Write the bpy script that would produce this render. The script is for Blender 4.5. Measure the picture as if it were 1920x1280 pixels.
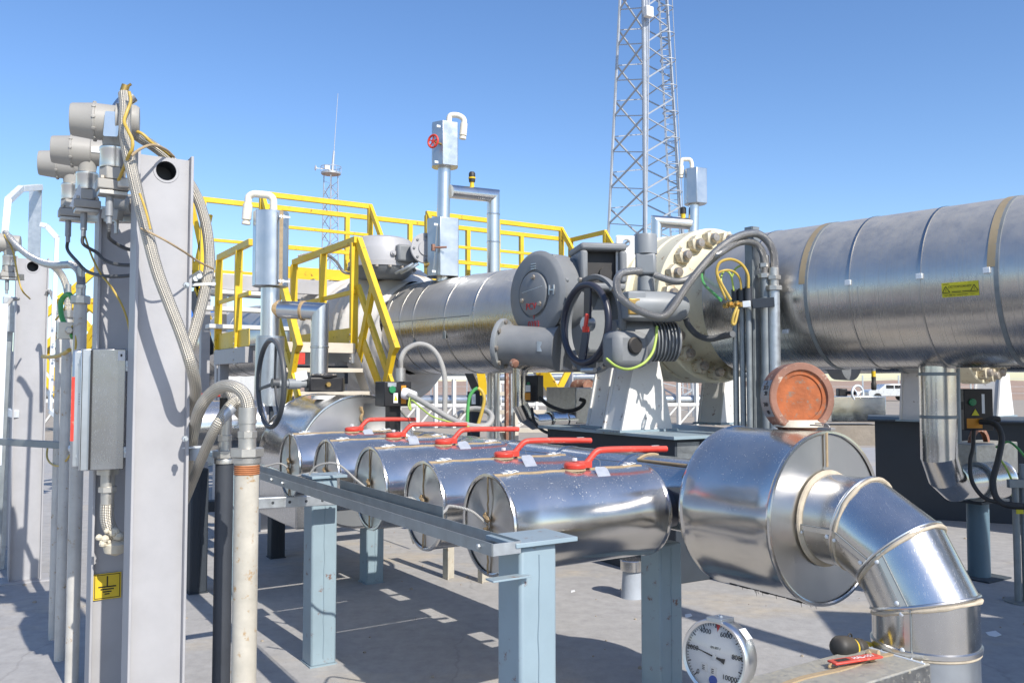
import bpy, math, random
from mathutils import Vector as V3, Matrix
random.seed(7)
sin, cos, pi, R = math.sin, math.cos, math.pi, math.radians
for o in list(bpy.data.objects): bpy.data.objects.remove(o)
S = bpy.context.scene
COL = S.collection

# ---------------------------------------------------------------- camera, sky, sun, exposure
CAMH, F, CX, CY = 1.6, 1600.0, 960.0, 640.0
PITCH = math.atan(76 / F)
cd = bpy.data.cameras.new('camera'); cam = bpy.data.objects.new('camera', cd); COL.objects.link(cam)
cd.sensor_width = 36; cd.lens = 36 * F / 1920; cd.clip_start = .05; cd.clip_end = 20000
cam.location = (0, 0, CAMH); cam.rotation_euler = (pi / 2 + PITCH, 0, 0)
S.camera = cam
SUN_EL, SUN_AZ = R(40.5), R(35.2)                 # sun stands behind the camera, to the right
sd = V3((sin(SUN_AZ) * cos(SUN_EL), -cos(SUN_AZ) * cos(SUN_EL), sin(SUN_EL)))
w = bpy.data.worlds.new('World'); S.world = w; w.use_nodes = True
nt = w.node_tree; nt.nodes.clear()
sk = nt.nodes.new('ShaderNodeTexSky'); sk.sky_type = 'NISHITA'; sk.sun_disc = False
sk.sun_elevation = SUN_EL; sk.sun_rotation = math.atan2(sd.x, sd.y)
sk.altitude = 300; sk.air_density = 1.0; sk.dust_density = 0.6; sk.ozone_density = 2.5
bg = nt.nodes.new('ShaderNodeBackground'); bg.inputs[1].default_value = 0.15
wo = nt.nodes.new('ShaderNodeOutputWorld')
hs = nt.nodes.new('ShaderNodeHueSaturation'); hs.inputs['Saturation'].default_value = 1.16; hs.inputs['Hue'].default_value = .506
nt.links.new(sk.outputs[0], hs.inputs['Color']); nt.links.new(hs.outputs[0], bg.inputs[0]); nt.links.new(bg.outputs[0], wo.inputs[0])
ld = bpy.data.lights.new('sun', 'SUN'); ld.energy = 4.4; ld.angle = R(.53); ld.color = (1, .955, .88)
lo = bpy.data.objects.new('sun', ld); COL.objects.link(lo)
lo.rotation_euler = sd.to_track_quat('Z', 'Y').to_euler(); lo.location = (6, -8, 12)
S.view_settings.view_transform = 'Standard'; S.view_settings.look = 'None'
S.view_settings.gamma = 1; S.view_settings.exposure = 0.38; S.view_settings.use_curve_mapping = False

# ---------------------------------------------------------------- frames and points
TH = R(32.5)
UX = V3((-sin(TH), cos(TH), 0)); VX = V3((cos(TH), sin(TH), 0)); Z = V3((0, 0, 1))
AX = (VX, UX, Z)                                 # the skid's own axes
def pu(v, u, z=0): return VX * v + UX * u + Z * z
def ray(px, py):
    a, b = (px - CX) / F, (CY - py) / F
    return V3((a, cos(PITCH) - b * sin(PITCH), sin(PITCH) + b * cos(PITCH)))
def W(px, py, Y): d = ray(px, py); return V3((0, 0, CAMH)) + d * (Y / d.y)
def onz(px, py, z): d = ray(px, py); return V3((0, 0, CAMH)) + d * ((z - CAMH) / d.z)
def onv(px, py, v): d = ray(px, py); return V3((0, 0, CAMH)) + d * (v / d.dot(VX))
def onu(px, py, u): d = ray(px, py); return V3((0, 0, CAMH)) + d * (u / d.dot(UX))
def perp(a):
    a = a.normalized(); h = Z if abs(a.z) < .9 else V3((1, 0, 0))
    e = h.cross(a).normalized(); return e, a.cross(e).normalized()
def axes(d, up=Z):
    d = V3(d).normalized(); s = up.cross(d)
    if s.length < 1e-4: s = V3((1, 0, 0)).cross(d)
    s.normalize(); return d, s, d.cross(s).normalized()

# ---------------------------------------------------------------- geometry collector
class G:
    def __init__(s): s.v, s.f, s.uv = [], [], []
    def add(s, vs, fs, uvs=None):
        o = len(s.v); s.v += [V3(p) for p in vs]
        for i, f in enumerate(fs):
            s.f.append([o + k for k in f]); s.uv.append(uvs[i] if uvs else [(0, 0)] * len(f))
        return s
    def box(s, c, d, ax=AX):
        c = V3(c); x, y, z = ax[0] * d[0] / 2, ax[1] * d[1] / 2, ax[2] * d[2] / 2
        vs = [c + x * i + y * j + z * k for k in (-1, 1) for j in (-1, 1) for i in (-1, 1)]
        return s.add(vs, [(0, 2, 3, 1), (4, 5, 7, 6), (0, 1, 5, 4), (2, 6, 7, 3), (0, 4, 6, 2), (1, 3, 7, 5)])
    def beam(s, a, b, w_, h, up=Z, ext=0):
        a, b = V3(a), V3(b); d, sd_, u = axes(b - a, up); L = (b - a).length + 2 * ext
        return s.box((a + b) / 2, (L, w_, h), (d, sd_, u))
    def lathe(s, o, ax, prof, n=32, a0=0, a1=2 * pi, ref=None):
        o, ax = V3(o), V3(ax).normalized()
        if ref is not None:
            e1 = (ref - ax * ref.dot(ax)).normalized(); e2 = ax.cross(e1)
        else: e1, e2 = perp(ax)
        full = abs(a1 - a0 - 2 * pi) < 1e-6; m = n if full else n + 1
        vs, fs, uvs = [], [], []
        idx = []
        for t, r in prof:
            if r < 1e-6: idx.append([len(vs)] * m); vs.append(o + ax * t)
            else:
                idx.append(list(range(len(vs), len(vs) + m)))
                for k in range(m):
                    a = a0 + (a1 - a0) * k / n
                    vs.append(o + ax * t + (e1 * cos(a) + e2 * sin(a)) * r)
        acc = 0
        for i in range(len(prof) - 1):
            dl = math.hypot(prof[i + 1][0] - prof[i][0], prof[i + 1][1] - prof[i][1])
            for k in range(n):
                k2 = (k + 1) % m
                q = [idx[i][k], idx[i][k2], idx[i + 1][k2], idx[i + 1][k]]
                uq = [(k / n, acc), ((k + 1) / n, acc), ((k + 1) / n, acc + dl), (k / n, acc + dl)]
                qq, uu = [], []
                for x, y in zip(q, uq):
                    if x not in qq: qq.append(x); uu.append(y)
                if len(qq) > 2: fs.append(qq); uvs.append(uu)
            acc += dl
        return s.add(vs, fs, uvs)
    def cyl(s, a, b, r, r2=None, n=20, ref=None):
        a, b = V3(a), V3(b); L = (b - a).length; r2 = r if r2 is None else r2
        return s.lathe(a, b - a, [(0, 0), (0, r), (L, r2), (L, 0)], n, ref=ref)
    def torus(s, c, ax, R_, r, n=36, m=10, a0=0, a1=2 * pi):
        c, ax = V3(c), V3(ax).normalized(); e1, e2 = perp(ax)
        full = abs(a1 - a0 - 2 * pi) < 1e-6
        pts = [c + (e1 * cos(a0 + (a1 - a0) * k / n) + e2 * sin(a0 + (a1 - a0) * k / n)) * R_ for k in range(n if full else n + 1)]
        return s.tube(pts, r, m, smooth=False, closed=full)
    def tube(s, pts, r, n=10, smooth=True, closed=False, sub=6):
        pts = [V3(p) for p in pts]
        if smooth and len(pts) > 2: pts = spline(pts, sub)
        m = len(pts); rr = r if callable(r) else (lambda t: r)
        tan = []
        for i in range(m):
            if closed: d = pts[(i + 1) % m] - pts[i - 1]
            else: d = pts[min(i + 1, m - 1)] - pts[max(i - 1, 0)]
            tan.append(d.normalized())
        e, _ = perp(tan[0]); vs, uvv, L = [], [], 0
        for i in range(m):
            if i: L += (pts[i] - pts[i - 1]).length
            e = (e - tan[i] * e.dot(tan[i])).normalized(); f = tan[i].cross(e)
            for k in range(n):
                a = 2 * pi * k / n; vs.append(pts[i] + (e * cos(a) + f * sin(a)) * rr(i / (m - 1)))
            uvv.append(L)
        fs, uvs = [], []
        for i in range(m if closed else m - 1):
            j = (i + 1) % m; l1 = uvv[j] if j else L + (pts[0] - pts[-1]).length
            for k in range(n):
                k2 = (k + 1) % n
                fs.append((i * n + k, i * n + k2, j * n + k2, j * n + k))
                uvs.append([(k / n, uvv[i]), ((k + 1) / n, uvv[i]), ((k + 1) / n, l1), (k / n, l1)])
        if not closed:
            fs.append(tuple(range(n))[::-1]); uvs.append([(0, 0)] * n)
            fs.append(tuple((m - 1) * n + k for k in range(n))); uvs.append([(0, 0)] * n)
        return s.add(vs, fs, uvs)
    def mseg(s, p, q, n0, n1, r, n=40):              # one straight length of pipe cut by two planes
        p, q = V3(p), V3(q); d = (q - p).normalized(); e1, e2 = perp(d); vs, fs, uvs = [], [], []
        for base, nn in ((p, n0), (q, n1)):
            for k in range(n):
                a = 2 * pi * k / n; of = (e1 * cos(a) + e2 * sin(a)) * r
                vs.append(base + of - d * (of.dot(nn) / d.dot(nn)))
        L = (q - p).length
        for k in range(n):
            k2 = (k + 1) % n; fs.append((k, k2, n + k2, n + k)); uvs.append([(k / n, 0), ((k + 1) / n, 0), ((k + 1) / n, L), (k / n, L)])
        fs.append(tuple(range(n))[::-1]); uvs.append([(0, 0)] * n); fs.append(tuple(range(n, 2 * n))); uvs.append([(0, 0)] * n)
        return s.add(vs, fs, uvs)
    def plate(s, poly, o, ex, ey, th):
        o = V3(o); ez = ex.cross(ey).normalized(); n = len(poly)
        lo_ = [o + ex * a + ey * b for a, b in poly]; hi = [p + ez * th for p in lo_]
        return s.add(lo_ + hi, [tuple(range(n))[::-1], tuple(range(n, 2 * n))] + [(k, (k + 1) % n, n + (k + 1) % n, n + k) for k in range(n)])
    def holed(s, x0, x1, y0, y1, cx, cy, r, o, ex, ey, th, n=24):   # rectangular plate with one round hole
        o = V3(o); ez = ex.cross(ey).normalized(); inn, out = [], []
        for k in range(n):
            a = 2 * pi * k / n; c_, s_ = cos(a), sin(a)
            t = min([(x1 - cx) / c_ if c_ > 1e-6 else ((x0 - cx) / c_ if c_ < -1e-6 else 1e9), (y1 - cy) / s_ if s_ > 1e-6 else ((y0 - cy) / s_ if s_ < -1e-6 else 1e9)])
            inn.append((cx + r * c_, cy + r * s_)); out.append([cx + t * c_, cy + t * s_])
        for qx, qy in ((x0, y0), (x1, y0), (x1, y1), (x0, y1)):
            k = min(range(n), key=lambda i: (out[i][0] - qx) ** 2 + (out[i][1] - qy) ** 2); out[k] = [qx, qy]
        P = lambda q, z: o + ex * q[0] + ey * q[1] + ez * z
        vs = [P(q, 0) for q in inn] + [P(q, 0) for q in out] + [P(q, th) for q in inn] + [P(q, th) for q in out]
        fs = []
        for k in range(n):
            j = (k + 1) % n
            fs += [(k, j, n + j, n + k), (2 * n + j, 2 * n + k, 3 * n + k, 3 * n + j), (j, k, 2 * n + k, 2 * n + j), (n + k, n + j, 3 * n + j, 3 * n + k)]
        return s.add(vs, fs)
    def hexa(s, c, ax, r, h, n=6, ch=.12):
        return s.lathe(c, ax, [(0, 0), (0, r * (1 - ch)), (h * ch * .6, r), (h * (1 - ch * .6), r), (h, r * (1 - ch)), (h, 0)], n)
    def bolt(s, c, ax, r, h): return s.hexa(c, ax, r, h)
def spline(p, sub=6):
    q = [p[0] * 2 - p[1]] + p + [p[-1] * 2 - p[-2]]; out = []
    for i in range(1, len(q) - 2):
        for k in range(sub):
            t = k / sub; a, b, c, d = q[i - 1], q[i], q[i + 1], q[i + 2]
            out.append(.5 * ((2 * b) + (c - a) * t + (2 * a - 5 * b + 4 * c - d) * t * t + (3 * b - a - 3 * c + d) * t ** 3))
    return out + [p[-1]]

# ---------------------------------------------------------------- objects
ORG = {}
def tag(o, label=None, cat=None, group=None, kind=None):
    if label: o['label'] = label
    if cat: o['category'] = cat
    if group: o['group'] = group
    if kind: o['kind'] = kind
    return o
def thing(name, label, cat, loc, group=None):
    o = bpy.data.objects.new(name, None); COL.objects.link(o); o.location = V3(loc); o.empty_display_size = .1
    ORG[o] = V3(loc); return tag(o, label, cat, group)
def mesh(name, g, org, mat, sharp=38):
    m = bpy.data.meshes.new(name); m.from_pydata([p - org for p in g.v], [], g.f)
    ul = m.uv_layers.new(name='UVMap'); i = 0; buf = []
    for u in g.uv:
        for a in u: buf += a
    ul.data.foreach_set('uv', buf)
    m.polygons.foreach_set('use_smooth', [True] * len(m.polygons))
    m.set_sharp_from_angle(angle=R(sharp))
    m.materials.append(mat); m.update(); return m
def part(name, g, mat, parent, label=None, bevel=0, sharp=38, kind=None):
    org = ORG[parent]; o = bpy.data.objects.new(name, mesh(name, g, org, mat, sharp)); COL.objects.link(o)
    o.parent = parent; ORG[o] = org
    if bevel: bev(o, bevel)
    return tag(o, label, None, None, kind)
def bev(o, wd, seg=2):
    b = o.modifiers.new('bevel', 'BEVEL'); b.width = wd; b.segments = seg; b.limit_method = 'ANGLE'; b.angle_limit = R(40)
    b.harden_normals = False
def solo(name, g, mat, label, cat, group=None, kind=None, bevel=0, sharp=38):
    lo_ = V3((sum(p.x for p in g.v) / len(g.v), sum(p.y for p in g.v) / len(g.v), min(p.z for p in g.v)))
    o = bpy.data.objects.new(name, mesh(name, g, lo_, mat, sharp)); COL.objects.link(o); o.location = lo_; ORG[o] = lo_
    if bevel: bev(o, bevel)
    return tag(o, label, cat, group, kind)
def struct(name, g, mat, sharp=38): return solo(name, g, mat, None, None, kind='structure', sharp=sharp)
def inst(name, me, parent, loc, rot=None):          # a part that shares its mesh with alike parts; loc in world
    o = bpy.data.objects.new(name, me); COL.objects.link(o); o.parent = parent
    m = Matrix.Translation(V3(loc) - ORG[parent])
    if rot is not None: m = m @ rot
    o.matrix_local = m; ORG[o] = V3(loc); return o
def frame(x, y, z): return Matrix((x, y, z)).transposed().to_4x4()
def text(name, body, size, o, ex, ey, mat, parent, th=.0006, align='CENTER'):
    c = bpy.data.curves.new(name, 'FONT'); c.body = body; c.size = size; c.align_x = align; c.align_y = 'CENTER'; c.extrude = th
    t = bpy.data.objects.new('tmp', c); me = bpy.data.meshes.new_from_object(t); bpy.data.objects.remove(t); bpy.data.curves.remove(c)
    me.name = name; me.materials.clear(); me.materials.append(mat)
    ex, ey = ex.normalized(), ey.normalized()
    return inst(name, me, parent, o, frame(ex, ey, ex.cross(ey)))
# ---------------------------------------------------------------- materials
def mk(name, col, rough=.5, metal=0., var=.12, vs=4., rv=.15, bump=0., bs=80., wav=0., dust=0., speck=0., rust=0., braid=None, dcol=(.36, .29, .20), rustcol=(.16, .055, .02), coat=0., scratch=0., streak=0.):
    m = bpy.data.materials.new(name); m.use_nodes = True; t = m.node_tree; n, l = t.nodes, t.links
    p = n['Principled BSDF']; tc = n.new('ShaderNodeTexCoord'); oc = tc.outputs['Object']
    def noise(scale, detail=5, rgh=.6, vec=None):
        x = n.new('ShaderNodeTexNoise'); x.inputs['Scale'].default_value = scale; x.inputs['Detail'].default_value = detail
        x.inputs['Roughness'].default_value = rgh; l.new(vec or oc, x.inputs['Vector']); return x.outputs['Fac']
    def mr(v, a, b, c=0., d=1.):
        x = n.new('ShaderNodeMapRange'); l.new(v, x.inputs['Value'])
        for k, q in zip(('From Min', 'From Max', 'To Min', 'To Max'), (a, b, c, d)): x.inputs[k].default_value = q
        return x.outputs['Result']
    def mth(op, a, b):
        x = n.new('ShaderNodeMath'); x.operation = op
        for i, q in enumerate((a, b)):
            if isinstance(q, (int, float)): x.inputs[i].default_value = q
            else: l.new(q, x.inputs[i])
        return x.outputs[0]
    def mix(f, a, b):
        x = n.new('ShaderNodeMix'); x.data_type = 'RGBA'
        l.new(f, x.inputs['Factor'])
        for k, q in ((6, a), (7, b)):
            if isinstance(q, tuple): x.inputs[k].default_value = (*q[:3], 1)
            else: l.new(q, x.inputs[k])
        return x.outputs[2]
    n1 = noise(vs)
    c = mix(mr(n1, .25, .75), tuple(x * (1 - var) for x in col), tuple(min(1, x * (1 + var)) for x in col))
    rg = mr(n1, .2, .8, max(.02, rough - rv / 2), min(1, rough + rv / 2)); me_ = None
    if scratch:
        mp = n.new('ShaderNodeMapping'); mp.inputs['Scale'].default_value = (40, 3, 8); mp.inputs['Rotation'].default_value = (.4, .3, .6); l.new(oc, mp.inputs[0])
        sc = mr(noise(6, 3, .7, mp.outputs[0]), .6, .68); rg = mth('ADD', rg, mth('MULTIPLY', sc, scratch)); c = mix(mth('MULTIPLY', sc, scratch), c, (.75, .75, .73))
    if rust:
        f = mth('MULTIPLY', mr(noise(vs * 2.3, 8, .72), .62 - rust * .3, .7 - rust * .25), 1.0); c = mix(f, c, rustcol)
        rg = mth('ADD', rg, mth('MULTIPLY', f, .35)); me_ = mth('SUBTRACT', 1, f)
    if dust or speck:
        geo = n.new('ShaderNodeNewGeometry'); sx = n.new('ShaderNodeSeparateXYZ'); l.new(geo.outputs['Normal'], sx.inputs[0]); nz = sx.outputs['Z']
        f = 0.
        if dust: f = mth('MULTIPLY', mth('MULTIPLY', mr(nz, -.1, .95), mr(noise(vs * 1.7, 7, .7), .15, .8, .25, 1)), dust)
        if speck:
            sp = mth('MULTIPLY', mr(noise(130, 2, .55), .64, .70), mth('MULTIPLY', mr(nz, -.35, .8), mr(noise(9, 4), .35, .65)))
            sp = mth('MULTIPLY', sp, speck * .75); f = mth('MAXIMUM', f, sp)
        c = mix(f, c, dcol if not speck else (.62, .58, .52)); rg = mth('ADD', rg, mth('MULTIPLY', f, .5))
        k = mth('SUBTRACT', 1, f); me_ = k if me_ is None else mth('MULTIPLY', me_, k)
    l.new(c, p.inputs['Base Color']); l.new(rg, p.inputs['Roughness'])
    if metal:
        if me_ is None: p.inputs['Metallic'].default_value = metal
        else: l.new(mth('MULTIPLY', me_, metal), p.inputs['Metallic'])
    if coat: p.inputs['Coat Weight'].default_value = coat; p.inputs['Coat Roughness'].default_value = .1
    if streak:
        mp = n.new('ShaderNodeMapping'); mp.inputs['Scale'].default_value = (2.2, 55, 1); l.new(tc.outputs['UV'], mp.inputs[0])
        st = mr(noise(1.0, 4, .65, mp.outputs[0]), .5, .72); c = mix(mth('MULTIPLY', st, streak), c, (.30, .28, .25)); l.new(c, p.inputs['Base Color'])
        rg = mth('ADD', rg, mth('MULTIPLY', st, streak * .5)); l.new(rg, p.inputs['Roughness'])
    last = None
    def bmp(h, st, dist):
        nonlocal last
        b = n.new('ShaderNodeBump'); b.inputs['Strength'].default_value = st; b.inputs['Distance'].default_value = dist
        l.new(h, b.inputs['Height'])
        if last: l.new(last, b.inputs['Normal'])
        last = b.outputs[0]
    if wav: bmp(noise(2.6, 2, .45), wav, .03)
    if bump: bmp(noise(bs, 4), bump, .004)
    if braid:
        uv = n.new('ShaderNodeSeparateXYZ'); l.new(tc.outputs['UV'], uv.inputs[0]); u, v = uv.outputs[0], uv.outputs[1]
        a = mth('MULTIPLY', u, braid[0] * 2 * pi); b_ = mth('MULTIPLY', v, braid[1])
        if braid[0]: h = mth('MULTIPLY', mth('SINE', mth('ADD', a, b_), 0), mth('SINE', mth('SUBTRACT', a, b_), 0))
        else: h = mth('SINE', b_, 0)
        bmp(mr(h, -1, 1), .9, .004)
        l.new(mix(mr(h, -.9, .2, .7, 0), c, tuple(x * .45 for x in col)), p.inputs['Base Color'])
    if last: l.new(last, p.inputs['Normal'])
    return m
M = {}
def mm(k, *a, **q): M[k] = mk(k, *a, **q)
mm('steel', (.63, .612, .58), .16, 1, var=.1, rv=.14, wav=.2, bump=.03, bs=220, speck=.9, dust=.18)
mm('steel_plain', (.62, .61, .59), .19, 1, var=.1, rv=.16, wav=.2, bump=.03, bs=160, dust=.12, scratch=.12)
mm('steel_disc', (.70, .69, .67), .30, 1, var=.05, rv=.1, wav=.1, bump=.03, bs=160)
mm('clad', (.57, .55, .52), .24, 1, var=.06, vs=5, rv=.1, wav=.16, bump=.03, bs=120, dust=.95, dcol=(.33, .315, .29), streak=.28)
mm('clad_band', (.36, .28, .17), .55, .2, var=.15)
mm('clad_strap', (.5, .49, .47), .3, 1, var=.1)
mm('galv', (.50, .53, .55), .38, .75, var=.16, vs=22, rv=.2, bump=.04, bs=60, dust=.25)
mm('galv_dark', (.24, .265, .275), .5, .5, var=.2, vs=9, rv=.2, bump=.05, dust=.35)
mm('tray_zinc', (.33, .355, .36), .45, .45, var=.2, vs=12, rv=.2, bump=.05, dust=.4)
mm('galv_white', (.72, .75, .77), .45, .25, var=.08, vs=12, dust=.1)
mm('tin', (.47, .50, .53), .33, .9, var=.12, vs=6, rv=.2, wav=.12, bump=.03, dust=.15)
mm('grey_paint', (.375, .37, .378), .5, 0, var=.09, vs=5, bump=.08, bs=45, dust=.2, streak=.12)
mm('post_blue', (.25, .33, .375), .45, 0, var=.08, vs=5, bump=.08, bs=45, dust=.22, rust=.06)
mm('plinth_blue', (.024, .032, .044), .65, 0, var=.15, vs=3, bump=.05, dust=.22, dcol=(.30, .34, .34))  # dark blue paint, base darkened further to stand in for the pipeline's shadow
mm('yellow', (.70, .46, .014), .45, 0, var=.13, vs=4, bump=.05, dust=.15, rust=.06)
mm('red', (.60, .045, .028), .42, 0, var=.16, vs=14, bump=.06, dust=.22, rust=.12, rustcol=(.55, .20, .14))
mm('cream', (.70, .64, .47), .45, 0, var=.07, vs=4, bump=.05, dust=.1, rust=.1, rustcol=(.30, .15, .05))
mm('cream_bolt', (.55, .49, .36), .5, .1, var=.2, vs=14, rust=.25, rustcol=(.27, .13, .045))
mm('stud', (.38, .34, .29), .45, .6, var=.25, vs=20, rust=.15)
mm('white', (.74, .73, .70), .5, 0, var=.05, vs=4, bump=.04, dust=.15, rust=.04)
mm('vent_cream', (.74, .69, .58), .5, 0, var=.06)
mm('act_grey', (.185, .195, .205), .5, 0, var=.12, vs=5, rv=.2, bump=.12, bs=60, dust=.5, dcol=(.30, .28, .25))
mm('act_light', (.23, .245, .255), .42, 0, var=.08, vs=5, bump=.05, dust=.3, dcol=(.32, .30, .27))
mm('drum_grey', (.39, .385, .39), .45, 0, var=.06, vs=4, bump=.04)
mm('cover_black', (.018, .018, .02), .55, 0, var=.2, dust=.5)
mm('wheel_navy', (.022, .026, .045), .35, 0, var=.15, dust=.12)
mm('wheel_grey', (.055, .062, .07), .42, 0, var=.15, dust=.2)
mm('black', (.011, .011, .013), .4, 0, var=.2, vs=10, dust=.14)
mm('post_shaded', (.10, .165, .21), .5, 0, var=.1, vs=5, bump=.08, bs=45, dust=.1)  # darker copy of the blue post paint, with the pipeline's shade put in
mm('sealant', (.47, .40, .30), .8, 0, var=.2, vs=26, bump=.4, bs=70)
mm('rubber', (.02, .02, .02), .55, 0, var=.2, dust=.2)
mm('green_btn', (.02, .2, .08), .35)
mm('orange_lbl', (.62, .25, .02), .5)
mm('yellow_lbl', (.62, .55, .02), .45, var=.04)
mm('yellow_sign', (.68, .48, .03), .45, var=.05)
mm('ink', (.012, .012, .012), .6)
mm('red_ink', (.45, .03, .03), .6)
mm('white_lbl', (.75, .75, .74), .5, var=.04)
mm('navy_lbl', (.02, .08, .42), .5)
mm('tagm', (.50, .52, .55), .4, .5, var=.1, vs=30, bump=.1, bs=120)
mm('steel_scr', (.30, .305, .32), .27, 1, var=.18, vs=3, rv=.2, wav=.15, bump=.03, bs=160, dust=.05, scratch=.14)
mm('rope', (.36, .25, .13), .9, 0, var=.3, vs=40, bump=.6, bs=160)
mm('tape', (.37, .275, .165), .85, 0, var=.18, vs=30, bump=.4, bs=90)
mm('cable_grey', (.55, .53, .49), .6, 0, var=.1, braid=(0, 900))
mm('hose', (.60, .55, .46), .42, .6, var=.12, vs=12, braid=(9, 420))
mm('hose_grey', (.50, .485, .46), .36, .7, var=.12, braid=(0, 1400))
mm('hose_dark', (.13, .135, .14), .45, 0, var=.1, braid=(0, 1400))
mm('conduit', (.52, .50, .46), .5, .15, var=.15, vs=9, dust=.1, rust=.12, rustcol=(.36, .24, .12))
mm('conduit_grey', (.30, .31, .32), .5, .3, var=.15, vs=9)
mm('conduit_dark', (.05, .055, .065), .5, .2, var=.2)
mm('fitting', (.50, .48, .44), .38, .8, var=.15, vs=14, dust=.15)
mm('thread', (.34, .13, .05), .7, 0, var=.3, vs=30)
mm('wire_yellow', (.50, .34, .06), .5, 0, var=.15)
mm('wire_green', (.08, .33, .09), .5, 0, var=.15)
mm('wire_lime', (.40, .52, .10), .5, 0, var=.15)
mm('rust_rim', (.25, .12, .08), .75, 0, var=.35, vs=9, bump=.3, bs=50, rust=.2, rustcol=(.52, .42, .33))
mm('rust_orange', (.34, .098, .033), .85, 0, var=.4, vs=11, bump=.5, bs=45, rust=.3, rustcol=(.22, .15, .11))
mm('bare_iron', (.30, .29, .28), .5, .5, var=.15, vs=8, rust=.1, rustcol=(.3, .17, .09))
mm('tx_grey', (.34, .325, .295), .48, 0, var=.06, vs=8, bump=.08, bs=70, dust=.12)
mm('blanket', (.60, .575, .54), .6, 0, var=.1, vs=3, bump=.15, bs=30, wav=.5)
mm('tread', (.55, .50, .42), .75, 0, var=.12, vs=6)
mm('gauge_face', (.78, .80, .82), .35, var=.02)
mm('tower_steel', (.42, .44, .46), .45, .4, var=.1)
mm('brass', (.45, .30, .10), .4, .8, var=.2)
mm('blue_roof', (.03, .16, .55), .5)
mm('far_white', (.65, .64, .60), .6)
mm('car_silver', (.6, .61, .62), .3, .4)
mm('pier', (.33, .36, .40), .7, 0, var=.15, bump=.5, bs=40)
mm('dirt_white', (.46, .425, .355), .6, 0, var=.2, vs=9, dust=.2, rust=.17, rustcol=(.35, .22, .10))
mm('foam', (.62, .56, .44), .9, 0, var=.2, bump=.6, bs=60)
mm('dusty_tin', (.40, .40, .39), .3, 1, var=.2, vs=22, bump=.15, bs=70, dust=.9, dcol=(.40, .36, .27), rust=.2, rustcol=(.30, .27, .20))
g_ = bpy.data.materials.new('glass'); g_.use_nodes = True; pp = g_.node_tree.nodes['Principled BSDF']
pp.inputs['Transmission Weight'].default_value = 1; pp.inputs['Roughness'].default_value = .02; pp.inputs['IOR'].default_value = 1.45; M['glass'] = g_

def ground_mat(name, c0, c1, c2, sc, bump):
    m = bpy.data.materials.new(name); m.use_nodes = True; t = m.node_tree; n, l = t.nodes, t.links; p = n['Principled BSDF']
    tc = n.new('ShaderNodeTexCoord')
    def nz(s, d=8, r=.62, sx=1.):
        mp = n.new('ShaderNodeMapping'); mp.inputs['Scale'].default_value = (1, sx, 1); l.new(tc.outputs['Object'], mp.inputs[0])
        x = n.new('ShaderNodeTexNoise'); x.inputs['Scale'].default_value = s; x.inputs['Detail'].default_value = d; x.inputs['Roughness'].default_value = r
        l.new(mp.outputs[0], x.inputs['Vector']); return x.outputs['Fac']
    def ramp(v, a, b):
        x = n.new('ShaderNodeMapRange'); x.inputs['From Min'].default_value = a; x.inputs['From Max'].default_value = b; l.new(v, x.inputs['Value']); return x.outputs[0]
    def mix(f, a, b, k=1.):
        x = n.new('ShaderNodeMix'); x.data_type = 'RGBA'; l.new(f, x.inputs['Factor'])
        for i, q in ((6, a), (7, b)):
            if isinstance(q, tuple): x.inputs[i].default_value = (*q, 1)
            else: l.new(q, x.inputs[i])
        return x.outputs[2]
    a = nz(sc); b = nz(sc * .37, 9, .7, 1.6); d = nz(sc * 9, 6, .7)
    c = mix(ramp(a, .3, .7), c0, c1); c = mix(ramp(b, .54, .68), c, c2); e_ = nz(sc * 2.3, 9, .75); c = mix(ramp(e_, .60, .78), c, tuple(x * .72 for x in c0)); e2_ = nz(sc * 60, 3, .6); c = mix(ramp(e2_, .70, .76), c, tuple(x * .5 for x in c0))
    if name == 'concrete':
        vo = n.new('ShaderNodeTexVoronoi'); vo.feature = 'DISTANCE_TO_EDGE'; vo.inputs['Scale'].default_value = .42
        wp = n.new('ShaderNodeTexNoise'); wp.inputs['Scale'].default_value = 1.6; wp.inputs['Detail'].default_value = 6; l.new(tc.outputs['Object'], wp.inputs['Vector'])
        va = n.new('ShaderNodeMix'); va.data_type = 'RGBA'; va.inputs['Factor'].default_value = .35; l.new(tc.outputs['Object'], va.inputs[6]); l.new(wp.outputs['Color'], va.inputs[7]); l.new(va.outputs[2], vo.inputs['Vector'])
        ck = ramp(vo.outputs['Distance'], .0035, .0005); gate = ramp(nz(.5, 3, .5), .48, .56); mu = n.new('ShaderNodeMath'); mu.operation = 'MULTIPLY'; l.new(ck, mu.inputs[0]); l.new(gate, mu.inputs[1])
        mv = n.new('ShaderNodeMath'); mv.operation = 'MULTIPLY'; l.new(mu.outputs[0], mv.inputs[0]); mv.inputs[1].default_value = .3; c = mix(mv.outputs[0], c, (.2, .19, .18))
    dk = n.new('ShaderNodeMix'); dk.data_type = 'RGBA'; dk.blend_type = 'MULTIPLY'; dk.inputs['Factor'].default_value = .28
    l.new(c, dk.inputs[6]); cr = n.new('ShaderNodeCombineColor'); q = ramp(d, .25, .7)
    for i in range(3): l.new(q, cr.inputs[i])
    l.new(cr.outputs[0], dk.inputs[7]); l.new(dk.outputs[2], p.inputs['Base Color'])
    p.inputs['Roughness'].default_value = .82
    bp = n.new('ShaderNodeBump'); bp.inputs['Strength'].default_value = bump; bp.inputs['Distance'].default_value = .01
    l.new(nz(sc * 25, 5, .7), bp.inputs['Height']); l.new(bp.outputs[0], p.inputs['Normal']); M[name] = m
ground_mat('concrete', (.385, .37, .357), (.43, .412, .39), (.50, .43, .335), 1.1, .35)
ground_mat('gravel', (.42, .35, .27), (.36, .31, .25), (.30, .27, .24), .5, .8)
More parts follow.
